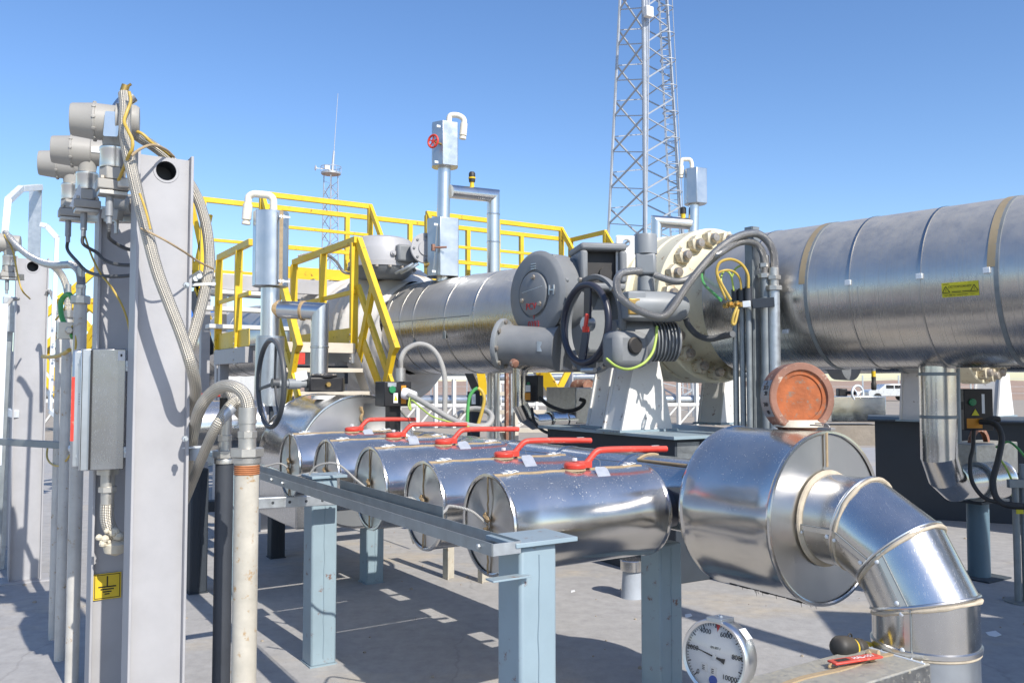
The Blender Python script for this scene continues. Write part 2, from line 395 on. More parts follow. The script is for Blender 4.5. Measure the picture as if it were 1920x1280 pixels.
ground_mat('desert', (.40, .26, .18), (.46, .31, .21), (.34, .20, .14), .012, .3)
# ================================================================ SETTING
def sheet(name, x0, x1, y0, y1, z, mat, nx=1, ny=1):
    g = G(); g.add([(x0, y0, z), (x1, y0, z), (x1, y1, z), (x0, y1, z)], [(0, 1, 2, 3)]); return struct(name, g, M[mat])
sheet('desert_ground', -9000, 9000, -9000, 9000, -.06, 'desert')
sheet('gravel_ground', -120, 120, -80, 78, -.03, 'gravel')
sheet('concrete_pad', -34, 34, -26, 21, 0, 'concrete')
g = G()
for i in range(60):                                     # low far hills along the horizon
    a = R(-60 + i * 2); d = 5200; h = 8 + 9 * random.random()
    c = V3((sin(a) * d, cos(a) * d, -6)); g.lathe(c, Z, [(0, 420), (h * .6, 240), (h + 4, 0)], 10)
struct('far_hills', g, M['desert'])

# ================================================================ FRONT SKID: posts, tray, valves, manifold
def hollow_post(label, v, u, top, w_, mat, plate=None, group=None, hole=True, cat='post', pmat=None):
    p = pu(v, u); t = thing('steel_post', label, cat, p, group)
    g = G(); g.box(pu(v, u, top / 2 - .004), (w_, w_, top - .012)); part('tube', g, M[mat], t, bevel=.012)
    if plate:
        g = G(); g.box(pu(v + plate[2], u, top), (plate[0], plate[1], .016)); part('cap_plate', g, M[pmat or mat], t, bevel=.002)
    g = G(); g.tube([pu(v, u - w_ / 2 - .001, top * (.04 + .92 * i / 14)) + VX * (.003 * random.uniform(-1, 1)) for i in range(15)], .0035, 6); part('weld_seam', g, M[mat], t)
    g = G(); g.box(pu(v, u, .004), (w_ + .012, w_ + .012, .008)); part('base_weld', g, M[mat], t)
    return t
TV = 1.66
hollow_post('pale blue square post nearest the viewer, under the end of the cable tray', TV, 2.51, 1.055, .15, 'post_blue', (.255, .2, .02), 'pale blue tray posts')
hollow_post('pale blue square post under the cable tray where the crossbar meets it', TV + .075, 4.78, 1.06, .15, 'post_blue', (.21, .19, .02), 'pale blue tray posts')
hollow_post('pale blue post under the far end of the tray, behind the rusty topped conduit', TV + .02, 6.55, 1.06, .15, 'post_blue', (.2, .2, .02), 'pale blue tray posts')
hollow_post('shaded blue post holding the pipe manifold beside the big polished drum', 3.005, 3.303, .80, .15, 'post_blue')
hollow_post('dark blue shaded post under the pipe manifold, seen between the third and fourth drum ends', 2.776, 6.46, .84, .15, 'post_blue')

# cable tray: open channel resting on the posts
t = thing('cable_tray', 'long grey channel tray running along the drum ends on the pale blue posts', 'cable tray', pu(TV - .1, 2.4, 1.0))
a, b = pu(TV - .14, 2.42, 1.03), pu(TV - .14, 7.6, 1.03)
g = G(); g.beam(a, b, .11, .003); part('tray_floor', g, M['tray_zinc'], t)
g = G(); g.beam(a + VX * -.055 + Z * .02, b + VX * -.055 + Z * .022, .003, .042); part('tray_side', g, M['tray_zinc'], t)
g = G(); g.beam(a + VX * .055 + Z * .02, b + VX * .055 + Z * .022, .003, .042); part('tray_side', g, M['tray_zinc'], t)
g = G(); g.box(a + UX * -.003 + Z * .02, (.108, .004, .04)); part('end_plate', g, M['galv'], t)
for u_ in (2.5, 4.62, 4.82):
    g = G(); g.bolt(pu(TV - .197, u_, 1.05), -VX, .009, .01); part('bolt', g, M['galv'], t)
g = G(); g.beam(pu(TV - .07, 3.0, 1.085), pu(TV - .07, 4.1, 1.085), .003, .05); part('cover_strip', g, M['galv_dark'], t)
g = G(); g.beam(pu(TV - .20, 2.43, .95), pu(TV - .05, 2.43, .95), .05, .006); part('bracket', g, M['post_blue'], t, bevel=.001)

# crossbar from the tray to the conduit stubs
a, b = W(646, 935, 4.83), W(452, 944, 4.5)
t = thing('strut_bar', 'short galvanised crossbar with bolt holes joining the tray to the rusty topped conduit', 'crossbar', b)
g = G(); d_ = (b - a).normalized(); n_ = d_.cross(Z).normalized()
g.beam(a, b, .04, .058); part('channel', g, M['galv'], t, bevel=.004)
for i in range(6):
    g = G(); q = a.lerp(b, .08 + i * .16); sgn = -1 if n_.y > 0 else 1
    g.cyl(q + n_ * sgn * .0195, q + n_ * sgn * .0215, .008, n=10); part('slot', g, M['conduit_dark'], t)
g = G(); g.bolt(a + Z * .03 + d_ * .03, Z, .012, .014); part('bolt', g, M['galv_white'], t)

def drum_shell(g, o, ax, r, L, n=56):                   # sheet jacket with rolled rims
    prof = [(0, r - .012), (-.004, r - .006), (-.003, r + .004), (.006, r + .006), (.014, r + .002), (.02, r)]
    prof += [(L * k / 6, r) for k in range(1, 6)]
    prof += [(L - .02, r), (L - .014, r + .002), (L - .006, r + .006), (L + .003, r + .004), (L + .004, r - .006), (L, r - .012)]
    return g.lathe(o, ax, prof, n)
def creased_disc(o, ax, r, n=48, dent=.010, seed=1):    # flat sheet end with soft radial creases
    rn = random.Random(seed); g = G(); e1, e2 = perp(ax); k = [rn.uniform(0, 6.28) for _ in range(3)]
    vs, fs = [V3(o)], []; rings = 7
    for i in range(1, rings + 1):
        for j in range(n):
            a = 2 * pi * j / n; q = r * i / rings
            h = dent * sin(pi * i / rings) * (sin(2 * a + k[0]) + .6 * sin(3 * a + k[1]) + .4 * sin(7 * a + k[2])) * .5
            vs.append(V3(o) + (e1 * cos(a) + e2 * sin(a)) * q + V3(ax) * h)
    for j in range(n): fs.append((0, 1 + j, 1 + (j + 1) % n))
    for i in range(rings - 1):
        for j in range(n): fs.append((1 + i * n + j, 1 + (i + 1) * n + j, 1 + (i + 1) * n + (j + 1) % n, 1 + i * n + (j + 1) % n))
    return g.add(vs, fs)
def buckle(par, c, ax, r, phi):                         # toggle latch on a drum; phi from the top towards -U
    n_ = Z * cos(phi) - UX * sin(phi); tg = n_.cross(VX)
    p = c + n_ * (r + .004)
    g = G(); g.box(p, (.05, .022, .008), (VX, tg, n_)); g.box(p + n_ * .008 + VX * .008, (.02, .03, .007), (VX, tg, n_)); g.tube([p + VX * .01 + tg * .012, p + VX * .05 + tg * .012 + n_ * .008, p + VX * .06, p + VX * .05 - tg * .012 + n_ * .008, p + VX * .01 - tg * .012], .002, 6)
    part('buckle', g, M['galv_white'], par, bevel=.001)
JV, JL, JZ = 1.90, .86, 1.0
jack = [(3.174, .988, .213, 'nearest of the five polished drums with red levers, its whole side in view', 0),
        (3.79, .995, .213, 'second polished red levered drum from the front of the row of five', 1),
        (4.455, 1.01, .225, 'middle polished drum of the row of five with red levers', 2),
        (5.149, 1.015, .222, 'fourth polished red levered drum from the front, bottom hidden by the tray', 3),
        (5.863, 1.02, .222, 'farthest polished drum of the row with red levers, next to the handwheel', 4)]
MV = 3.09                                              # the manifold's line
for u_, z_, r_, lab, k in jack:
    o = pu(JV, u_, z_); rn = random.Random(k + 3)
    L = JL if k < 4 else .80
    t = thing('insulated_valve', lab, 'insulated valve', o - Z * r_, 'row of five polished drum valves with red levers')
    part('jacket', drum_shell(G(), o, VX, r_, L), M['steel'], t)
    part('end_panel', creased_disc(o + VX * .006, VX, r_ - .008, seed=k), M['steel_disc'], t)
    g = G(); g.lathe(o + VX * (L - .004), VX, [(0, 0), (0, r_ - .008)], 48); part('rear_panel', g, M['steel_disc'], t)
    g = G(); g.tube([o - VX * .001 + Z * (r_ * (.97 - 1.94 * i / 24)) + UX * rn.uniform(-.003, .003) for i in range(25)], .0045, 6); part('seam_cord', g, M['rope'], t)
    g = G(); g.tube([o - VX * .008 + Z * (.05 - .012 * i) + UX * (.018 * sin(i * 2.4)) for i in range(9)], lambda s: .007 + .004 * sin(s * 9), 6); part('cord_knot', g, M['rope'], t)
    # beige joint tape along the top edge, then lever, tag
    phi = R(20)
    for x0, x1 in ((.02, .385), (.53, L - .02)):
        g = G(); pts = []
        for i in range(9):
            x = x0 + (x1 - x0) * i / 8; ph = phi * .2 + R(2) * sin(i * 1.7)
            pts.append(o + VX * x + (Z * cos(ph) - UX * sin(ph)) * (r_ + .001))
        for p, q in zip(pts, pts[1:]): g.beam(p, q, .026, .005, ext=.002)
        part('joint_tape', g, M['tape'], t)
    buckle(t, o + VX * .085, VX, r_, R(4)); buckle(t, o + VX * (L - .1), VX, r_, R(2))
    b0 = o + VX * .455 + Z * (r_ - .005)
    g = G(); g.lathe(b0, Z, [(0, 0), (0, .06), (.008, .056), (.01, .03), (.01, 0)], 18); part('gland_packing', g, M['tape'], t)
    g = G(); g.lathe(b0 + Z * .01, Z, [(0, 0), (0, .04), (.012, .04), (.012, 0)], 14); part('stem_collar', g, M['bare_iron'], t)
    yaw = R((-6, -9, -1, -7, 2)[k]); hd = VX * cos(yaw) + UX * sin(yaw); hb = b0 + Z * .010 - UX * .012
    g = G(); g.lathe(hb, Z, [(0, 0), (0, .05), (.017, .052), (.026, .044), (.029, .02), (.029, 0)], 22)
    g.box(hb + hd * .045 + Z * .016, (.07, .045, .03), (hd, Z.cross(hd), Z))
    part('lever_hub', g, M['red'], t, bevel=.002)
    g = G(); g.tube([hb + hd * .05 + Z * .012, hb + hd * .07 + Z * .027, hb + hd * .10 + Z * .058, hb + hd * .12 + Z * .072, hb + hd * .155 + Z * .078, hb + hd * .3 + Z * .077, hb + hd * .515 + Z * .07], .0152, 14); lv = part('lever', g, M['red'], t)
    g = G(); g.box(hb + hd * .45 + Z * .0885, (.042, .008, .0012), (hd, Z.cross(hd), Z)); part('lever_mark', g, M['white_lbl'], lv)
    g = G(); g.bolt(hb + Z * .033, Z, .012, .014); part('stem_nut', g, M['galv_white'], t)
    # hanging number tag on a thin wire
    c = hb + hd * .10 - UX * (.075 + .01 * rn.random()) + Z * (-.02 - .008 * rn.random())
    td = (Z.cross(-UX + VX * rn.uniform(-.5, .3))).normalized(); tn = (-UX + Z * .9).normalized(); td = (td - tn * td.dot(tn)).normalized(); ty = tn.cross(td)
    g = G(); w2, h2 = .036, .044
    g.plate([(-w2, -h2), (w2 * .7, -h2), (w2, -h2 * .7), (w2, h2 * .7), (w2 * .7, h2), (-w2 * .7, h2), (-w2, h2 * .7)], c, td, ty, .0015); part('number_tag', g, M['tagm'], t)
    g = G(); g.tube([c + ty * h2 * .9, c + ty * .06 + Z * .02, hb + hd * .075 + Z * .045], .0012, 5); part('tag_wire', g, M['bare_iron'], t)
    # flange neck to the manifold
    g = G(); g.lathe(o + VX * (L - .002), VX, [(0, 0), (0, .1), (.02, .1), (MV - JV - L - .10, .1)], 28); part('neck_pipe', g, M['wheel_navy'], t)

# thin heater cables from each end panel down into the tray
clab = ['grey sheathed cable running straight into the middle of the nearest drum end',
        'grey cable rising from the tray to the second drum end', 'grey looping cable with a high bend into the middle drum end',
        'long straight grey cable to the fourth drum end over the tray', 'short grey cable to the farthest drum end of the row']
cpath = [[(-.06, .03, .06), (-.13, .09, .08), (-.19, .02, .075), (-.24, -.0, .05)],
         [(-.06, .03, .04), (-.13, .10, .0), (-.2, .18, -.01), (-.27, .28, -.005)],
         [(-.06, .04, .06), (-.13, .15, .14), (-.2, .28, .12), (-.235, .34, .04), (-.25, .31, -.03), (-.27, .22, -.05)],
         [(-.05, .04, .04), (-.14, .16, .01), (-.2, .33, -.02), (-.235, .5, -.03)],
         [(-.05, .04, .035), (-.12, .14, .01), (-.2, .24, -.01), (-.24, .32, -.02)]]
for k, (u_, z_, r_, lab, kk) in enumerate(jack):
    o = pu(JV - .006, u_, z_ + (.0, .0, -.01, -.02, -.02)[k])
    pts = [o + VX * .004] + [o + VX * a + UX * b + Z * c for a, b, c in cpath[k]]
    g = G(); g.tube(pts, .0062, 8); solo('heater_cable', g, M['cable_grey'], clab[k], 'cable', 'cables to the drum ends')

# manifold pipe with clad seams
t = thing('manifold_pipe', 'long polished clad manifold pipe lying behind the row of drum valves', 'pipe', pu(MV, 4.6, .84))
g = G(); g.cyl(pu(MV, 2.85, 1.03), pu(MV - .1, 6.62, 1.03), .185, n=48); part('cladding', g, M['steel'], t)
for i, u_ in enumerate((3.55, 4.15, 4.75, 5.3, 5.9)):
    c = pu(MV - .1 * (u_ - 2.85) / 3.77, u_, 1.03)
    g = G(); g.lathe(c, UX, [(-.018, .1856), (-.012, .189), (.012, .189), (.018, .1856)], 48); part('seam_band', g, M['steel_disc'], t)
g = G(); ph = R(38)
g.tube([pu(MV - .1 * (u_ - 2.85) / 3.77, u_, 1.03) + (Z * cos(ph) - VX * sin(ph)) * .186 for u_ in (2.95, 3.8, 4.7, 5.6, 6.55)], .004, 6); part('long_seam', g, M['steel_disc'], t)
c0 = pu(MV - .02, 3.1, 1.03)
for u0, u1, ph0, ph1 in ((3.05, 3.45, 30, 30), (3.45, 3.45, 30, -15), (3.05, 3.05, 30, 55)):
    pts = [pu(MV - .015, u0 + (u1 - u0) * i / 8, 1.03) + (Z * cos(R(ph0 + (ph1 - ph0) * i / 8)) - VX * sin(R(ph0 + (ph1 - ph0) * i / 8))) * .189 for i in range(9)]
    g = G(); g.tube(pts, .0065, 6); part('tape_edge', g, M['tape'], t)
def arc_label(par, c, ax, r, phi, w_, h_, mat, name='label'):
    side = ax.cross(Z); g = G(); vs, fs = [], []; n = 6
    for i in range(n + 1):
        a = phi - h_ / 2 / r + h_ / r * i / n; q = c + (Z * sin(a) + side * cos(a)) * (r + .002)
        vs += [q - ax * w_ / 2, q + ax * w_ / 2]
    for i in range(n): fs.append((2 * i, 2 * i + 1, 2 * i + 3, 2 * i + 2))
    g.add(vs, fs); return part(name, g, mat, par)
arc_label(t, pu(MV - .07, 5.55, 1.03), -UX, .186, R(125), .26, .10, M['yellow_lbl'], 'yellow_label')

# big polished drum at the front end, the blind plate standing in it, and the elbow
BZ, Br, B0, B1 = 1.025, .363, 2.36, 2.87
o = pu(MV, B1, BZ)
t = thing('flange_drum', 'biggest polished drum, with the rusty blind plate standing on top', 'insulation drum', o - Z * Br)
part('jacket', drum_shell(G(), o, -UX, Br, B1 - B0, 72), M['steel'], t)
part('end_panel', creased_disc(pu(MV, B0 + .006, BZ), -UX, Br - .008, 60, .004, 9), M['steel_disc'], t)
part('rear_panel', creased_disc(pu(MV, B1 - .006, BZ), -UX, Br - .008, 60, .004, 5), M['steel_disc'], t)
g = G(); g.tube([pu(MV, B0 - .002, BZ) + Z * (.215 + .146 * i / 5) for i in range(6)], .006, 6); part('seam_cord', g, M['tape'], t)
g = G(); g.beam(pu(MV - .012, B0 - .001, BZ + .2), pu(MV - .012, B0 - .001, BZ + .358), .006, .004, up=UX); part('seam_lip', g, M['steel_disc'], t)
g = G(); rn = random.Random(4)
for i in range(34):                                    # torn tape along the belly
    u_ = B0 + .02 + (B1 - B0 - .06) * i / 33; a = R(-81 + 3 * rn.random())
    p = pu(MV, u_, BZ) + (Z * sin(a) - VX * cos(a)) * (Br + .001); g.box(p, (.02 * rn.random() + .006, .026, .004 + .007 * rn.random()))
    if rn.random() < .22: g.cyl(p, p - Z * (.018 + .014 * rn.random()) + VX * .006, .0022, .0004, 5)
part('torn_tape', g, M['rubber'], t)
g = G(); g.lathe(pu(MV, B0 - .004, BZ), -UX, [(0, .18), (.0, .203), (.008, .2), (.014, .188), (.014, .18)], 40); part('sealant_ring', g, M['sealant'], t)

# elbow: four lengths cut at an angle
eu = 1.93; Rb = .36; er = .187
arcv = [(eu + Rb - Rb / cos(R(15)) * sin(R(a)), BZ - Rb + Rb / cos(R(15)) * cos(R(a))) for a in (15, 45, 75)]
pth = [pu(MV, B0 + .01, BZ)] + [pu(MV, a, b) for a, b in arcv] + [pu(MV, eu, .0)]
t = thing('elbow_pipe', 'polished segmented elbow pipe bending down to the ground in front of the big drum', 'elbow pipe', pth[-1])
def bis(i):
    if i == 0: return (pth[1] - pth[0]).normalized()
    if i == len(pth) - 1: return (pth[-1] - pth[-2]).normalized()
    return ((pth[i] - pth[i - 1]).normalized() + (pth[i + 1] - pth[i]).normalized()).normalized()
for i in range(4):
    g = G()
    if i < 3: g.mseg(pth[i], pth[i + 1], bis(i), bis(i + 1), er, 64); part('clad_segment', g, M['steel_plain'], t)
    else:
        cut = pu(MV, eu, .615); g.mseg(pth[3], cut, bis(3), -Z, er, 64); part('clad_segment', g, M['steel_plain'], t)
        g = G(); g.cyl(cut, pth[4], er - .003, n=64); part('lower_cladding', g, M['tin'], t)
for i in (1, 2, 3):
    n_ = bis(i); g = G(); g2 = G(); d0 = (pth[i] - pth[i - 1]).normalized(); e1, e2 = perp(d0); pts = []
    for k in range(48):
        a = 2 * pi * k / 48; of = (e1 * cos(a) + e2 * sin(a)) * (er + .001); pts.append(pth[i] + of - d0 * (of.dot(n_) / d0.dot(n_)))
    g.tube([p - n_ * .005 for p in pts], .0065, 8, smooth=False, closed=True); part('seam_bead', g, M['steel_disc'], t)
    rn = random.Random(i); g2.tube([p + n_ * (.011 + .002 * rn.random()) for p in pts], lambda s: .0075 + .0016 * sin(s * 37) + .001 * sin(s * 91), 8, smooth=False, closed=True); part('sealant_line', g2, M['sealant'], t)
g = G(); g.lathe(pu(MV, eu, .615), Z, [(-.012, er), (-.01, er + .006), (.006, er + .008), (.01, er)], 64); part('lower_bead', g, M['steel_disc'], t)
g = G(); g.lathe(pu(MV, eu, .615), Z, [(-.024, er - .001), (-.02, er + .003), (-.012, er + .003), (-.01, er)], 64); part('sealant_line', g, M['sealant'], t)
# riveted lap seam along the near left side of the elbow
lap = []
for i in range(5):
    d0 = (pth[min(i + 1, 4)] - pth[max(i - 1, 0)]).normalized()
for i in range(4):
    d0 = (pth[i + 1] - pth[i]).normalized(); s_ = -VX; ou = d0.cross(VX); ou = ou if ou.z > 0 or ou.dot(-UX) > 0 else -ou
    q = (s_ * cos(R(6)) + ou * sin(R(-6))) if i < 2 else (s_ * cos(R(-14)) - UX * sin(R(14)))
    of = q.normalized() * (er + .0015)
    a, b = pth[i], (pth[i + 1] if i < 3 else pu(MV, eu, .60)); na, nb = bis(i), (bis(i + 1) if i < 3 else Z)
    a2 = a + of - d0 * (of.dot(na) / d0.dot(na)); b2 = b + of - d0 * (of.dot(nb) / d0.dot(nb))
    g = G(); g.beam(a2, b2, .022, .003, up=q); part('lap_strip', g, M['steel_disc'], t)
    g = G(); g.tube([a2 + q * .002 + q.cross(d0) * .012, b2 + q * .002 + q.cross(d0) * .012], .003, 6); part('lap_edge', g, M['galv_dark'], t)
    for f in (.12, .86):
        g = G(); p = a2.lerp(b2, f) + q.cross(d0) * -.02; g.lathe(p, q, [(0, .0), (0, .009), (.004, .008), (.006, .004), (.006, 0)], 10); part('rivet', g, M['galv_white'], t)

# rusty spectacle blind plate
pc = W(1505, 745, 3.83); az = R(11); bn = V3((sin(az), -cos(az), .06)).normalized(); br = .158; bt = .095
t = thing('blind_plate', 'round rusty orange blind plate standing upright on top of the big polished drum', 'blind flange', pc - Z * br)
g = G(); g.lathe(pc - bn * bt, bn, [(0, 0), (0, br - .004), (.004, br), (bt - .004, br), (bt, br - .005), (bt, br * .80), (bt - .012, br * .78)], 56); part('rim', g, M['rust_rim'], t)
g = G(); g.lathe(pc - bn * .012, bn, [(0, br * .785), (0, br * .66), (-.006, br * .65), (-.006, br * .0)], 48); part('face', g, M['rust_orange'], t)
sx = Z.cross(bn).normalized()
g = G(); vs, fs = [], []
for i in range(13):
    a = R(150 + 62 * i / 12); rd = sx * cos(a) + bn.cross(sx) * sin(a)
    vs += [pc - bn * (bt - .006) + rd * (br + .0012), pc - bn * .008 + rd * (br + .0012)]
for i in range(12): fs.append((2 * i, 2 * i + 1, 2 * i + 3, 2 * i + 2))
g.add(vs, fs); part('bare_patch', g, M['bare_iron'], t)
for s_, a, off in (('7', 154, 0), ('22,5', 163, -.004), ('28', 172, -.01), ('340', 190, -.004), ('40', 203, -.006)):
    rd = sx * cos(R(a)) + bn.cross(sx) * sin(R(a)); text('handwriting', s_, .026, pc - bn * (bt / 2 + off) + rd * (br + .003), bn, -rd.cross(bn), M['ink'], t)
g = G(); g.lathe(pc - bn * bt / 2 - Z * (br - .03), Z, [(0, 0), (0, .11), (.018, .1), (.03, .085), (.03, 0)], 20); part('sealant_mound', g, M['foam'], t)
# loose latch on the drum rim beside the plate
p = pu(MV + .03, B0 + .02, BZ + Br + .012); g = G(); g.box(p, (.03, .07, .012)); g.box(p + UX * .05 + Z * .012, (.02, .06, .006)); g.tube([p - UX * .02, p + Z * .02, p + UX * .06 + Z * .02], .003, 6)
solo('latch', g, M['bare_iron'], 'small grey toggle latch lying open on the rim of the biggest drum', 'latch', bevel=.002)

# stub drain under the nearest drum and its concrete-grey pier, white legs
t = thing('pipe_pier', 'short grey round pier with a shiny collar on the concrete behind the nearest drum', 'pier', onz(1185, 1119, 0))
q = onz(1185, 1119, 0)
g = G(); g.lathe(q, Z, [(0, .085), (.03, .08), (.2, .068), (.2, 0)], 24); part('pier_body', g, M['pier'], t)
g = G(); g.lathe(q, Z, [(.2, .085), (.27, .085), (.275, .09), (.28, .085), (.28, 0)], 24); part('collar', g, M['steel_plain'], t)
for i, (px, py, wd) in enumerate(((836, 1085, .075), (901, 1092, .06))):
    q = onz(px, py, 0); t = thing('support_leg', ['dirty white steel leg with rust specks under the manifold, left of the pair', 'dirty white steel leg under the manifold, right one, mostly behind a drum end'][i], 'support leg', q, 'dirty white legs')
    g = G(); g.box(q + Z * .42 + VX * .0, (.012, wd * 1.2, .84)); g.box(q + Z * .42 + VX * .04, (.07, .01, .84)); part('angle', g, M['dirt_white'], t, bevel=.002)

# pressure gauge in the foreground
gc = W(1338, 1231, 2.55); gn = V3((-sin(R(44)), -cos(R(44)), .10)).normalized(); gr = .106
ge = Z.cross(gn).normalized(); gu = gn.cross(ge)
t = thing('pressure_gauge', 'round pressure gauge with a pale dial and black needle in front of the elbow pipe', 'pressure gauge', gc - Z * .9)
g = G(); g.lathe(gc - gn * .075, gn, [(0, 0), (0, gr * .93), (.006, gr * .97), (.055, gr * .97), (.058, gr * 1.02), (.073, gr * 1.02), (.078, gr * .985), (.075, gr * .9), (.07, gr * .9)], 56); part('case', g, M['steel_disc'], t)
g = G(); g.lathe(gc - gn * .012, gn, [(0, gr * .93), (0, gr * .88), (-.0, 0)], 48); part('dial', g, M['gauge_face'], t)
g = G(); g.lathe(gc - gn * .0115, gn, [(.010, gr * .93), (0, gr * .905)], 48); part('dial_ring', g, M['black'], t)
gz = gc - gn * .0105
g = G()
for i in range(51):
    a = R(225 - 270 * i / 50); rd = ge * cos(a) + gu * sin(a); L = .011 if i % 5 == 0 else .006
    if i % 10 == 0: L = .014
    g.beam(gz + rd * (gr * .87 - L), gz + rd * gr * .87, .0016 if i % 5 else .003, .0006, up=gn)
part('scale_marks', g, M['ink'], t)
for k, s_ in enumerate(('0', '2000', '4000', '6000', '8000', '10000')):
    a = R(225 - 54 * k); rd = ge * cos(a) + gu * sin(a); text('numerals', s_, .019, gz + rd * gr * (.70 if len(s_) < 5 else .66), ge, gu, M['ink'], t)
text('standard_mark', 'EN 837-1', .0085, gz + gu * .025 + ge * .002, ge, gu, M['ink'], t)
a = R(225 - 54 * 1.05); rd = ge * cos(a) + gu * sin(a); sd2 = gn.cross(rd)
g = G(); g.plate([(-.034, -.008), (-.02, -.004), (0, -.0025), (gr * .8, -.0006), (gr * .8, .0006), (0, .0025), (-.02, .004), (-.034, .008)], gz + gn * .002, rd, sd2, .001); part('needle', g, M['black'], t)
g = G(); g.lathe(gz + gn * .002, gn, [(0, .007), (.003, .006), (.003, 0)], 16); part('needle_hub', g, M['galv_white'], t)
a = R(225 - 54 * 2.6); rd = ge * cos(a) + gu * sin(a)
g = G(); g.plate([(gr * .9, -.008), (gr * .9, .008), (gr * .68, 0)], gz + gn * .001, rd, gn.cross(rd), .001); part('red_pointer', g, M['red'], t)
for k in (0, 1):
    c = gz - gu * .036 + ge * (-.032 + .03 * k) - gu * .005 * k; g = G(); g.box(c, (.021, .023, .0008), (ge, gu, gn)); part('white_sticker', g, M['white_lbl'], t)
    for dz in (-.005, 0, .005):
        g = G(); g.box(c - ge * .003 + gu * dz + gn * .0006, (.008, .0025, .0006), (ge, gu, gn)); part('sticker_print', g, M['ink'], t)
g = G(); g.lathe(gz - gu * .066 - ge * .002, gn, [(0, .0135), (.001, .0135), (.001, 0)], 24); part('blue_mark', g, M['navy_lbl'], t)
g = G(); g.lathe(gc + gn * .001, gn, [(0, gr * .9), (.0015, gr * .88), (.002, 0)], 48); part('lens', g, M['glass'], t)
g = G(); g.box(gc + gu * gr * 1.0 - gn * .03, (.05, .012, .075), (ge, gu, gn)); g.bolt(gc + gu * (gr * 1.04) - gn * .03, gu, .008, .006); part('ring_clamp', g, M['tin'], t, bevel=.001)
sp = gc - gn * .05 - gu * (gr * .75) + ge * .074 + Z * .13; g = G(); g.box(gc - gn * .045 + ge * gr * .72 + gu * gr * .72, (.035, .0012, .035), ((ge - gu).normalized(), (ge + gu).normalized(), gn)); part('side_sticker', g, M['white_lbl'], t)
g = G(); q = gc - gn * .04 - Z * gr; g.cyl(q, q - Z * .09, .014, n=14); g.hexa(q - Z * .1, Z, .022, .04); part('stem', g, M['brass'], t)
g = G(); g.cyl(V3((q.x, q.y, 0)), q - Z * .1, .018, n=16); part('stand_pipe', g, M['galv'], t)

# insulated box lying against the elbow pipe, with tag and the capped plug
bz = .60; k0 = pu(MV - .16, eu - .02, bz)
t = thing('insulated_box', 'long dusty metal box with a taped seam beside the elbow pipe at the bottom right', 'insulated box', pu(2.7, eu, .3))
bc = pu(MV - .17 - .42, eu - .0, bz - .14)
bax = (VX, UX, Z); dd = (VX * cos(R(4)) + UX * sin(R(4)))
g = G(); g.box(bc, (.84, .25, .28)); part('casing', g, M['dusty_tin'], t, bevel=.006)
g = G(); pts = [pu(MV - .2 - .8 * i / 10, eu + .01 + .008 * sin(i * 1.3), bz + .002) for i in range(11)]
for p, q in zip(pts, pts[1:]): g.beam(p, q, .022, .006)
part('joint_tape', g, M['tape'], t)
g = G(); g.tube([pu(MV - .32 - .02 * sin(i), eu + .012 + .02 * sin(i * 2.2), bz + .006 + .004 * i) for i in range(6)], .012, 7); part('tape_knot', g, M['tape'], t)
g = G(); g.tube([pu(MV - .2, eu - .12, bz + .001), pu(MV - .2, eu + .12, bz + .001)], .004, 6); part('end_seam', g, M['galv_white'], t)
for i in range(6):
    g = G(); g.lathe(pu(MV - .185, eu - .1 + .04 * i, bz + .001), Z, [(0, .004), (.003, .003), (.003, 0)], 8); part('rivet', g, M['galv_white'], t)
p0, p1 = W(1548, 1243, 3.02), W(1658, 1232, 3.12); dx = (p1 - p0); dx.z = 0; dx.normalize()
c = (p0 + p1) / 2; c.z = bz + .022; tg = Z.cross(dx)
t = thing('name_tag', 'red plastic tag with worn white lettering lying on the dusty metal box', 'tag', c)
g = G(); g.box(c, (.215, .045, .008), (dx, tg, Z)); part('tag_plate', g, M['red'], t, bevel=.003)
text('lettering', 'HAL-101', .026, c + Z * .0045 + dx * .035, dx, tg, M['white_lbl'], t)
g = G(); g.box(c + Z * .0045 - dx * .06, (.055, .022, .001), (dx, tg, Z)); part('dark_insert', g, M['black'], t)
g = G(); g.tube([c - dx * .1, c - dx * .12 - Z * .012, c - dx * .09 - Z * .018], .004, 6); part('tie', g, M['rope'], t)
# capped yellow and black plug
p1 = W(1628, 1217, 3.32); ax = (W(1545, 1209, 3.16) - p1).normalized()
t = thing('capped_plug', 'black and yellow capped plug sticking out behind the dusty metal box', 'plug', p1)
g = G(); g.lathe(p1, ax, [(-.08, 0), (-.08, .02), (0, .03), (.05, .034), (.05, 0)], 22); part('yellow_body', g, M['yellow'], t)
g = G(); g.lathe(p1, ax, [(.05, 0), (.05, .036), (.06, .038), (.09, .038), (.095, .034), (.11, .034), (.11, 0)], 22); part('black_sleeve', g, M['rubber'], t)
g = G(); g.lathe(p1, ax, [(.11, 0), (.11, .036), (.125, .037), (.125, 0)], 22); part('yellow_ring', g, M['yellow'], t)
g = G(); g.lathe(p1, ax, [(.125, 0), (.125, .04), (.15, .042), (.19, .04), (.205, .032), (.212, .018), (.214, 0)], 22); part('black_cap', g, M['rubber'], t)
g = G(); g.torus(p1 + ax * .12 + Z * .04, ax.cross(Z), .012, .003, 16, 6); part('ring', g, M['rubber'], t)

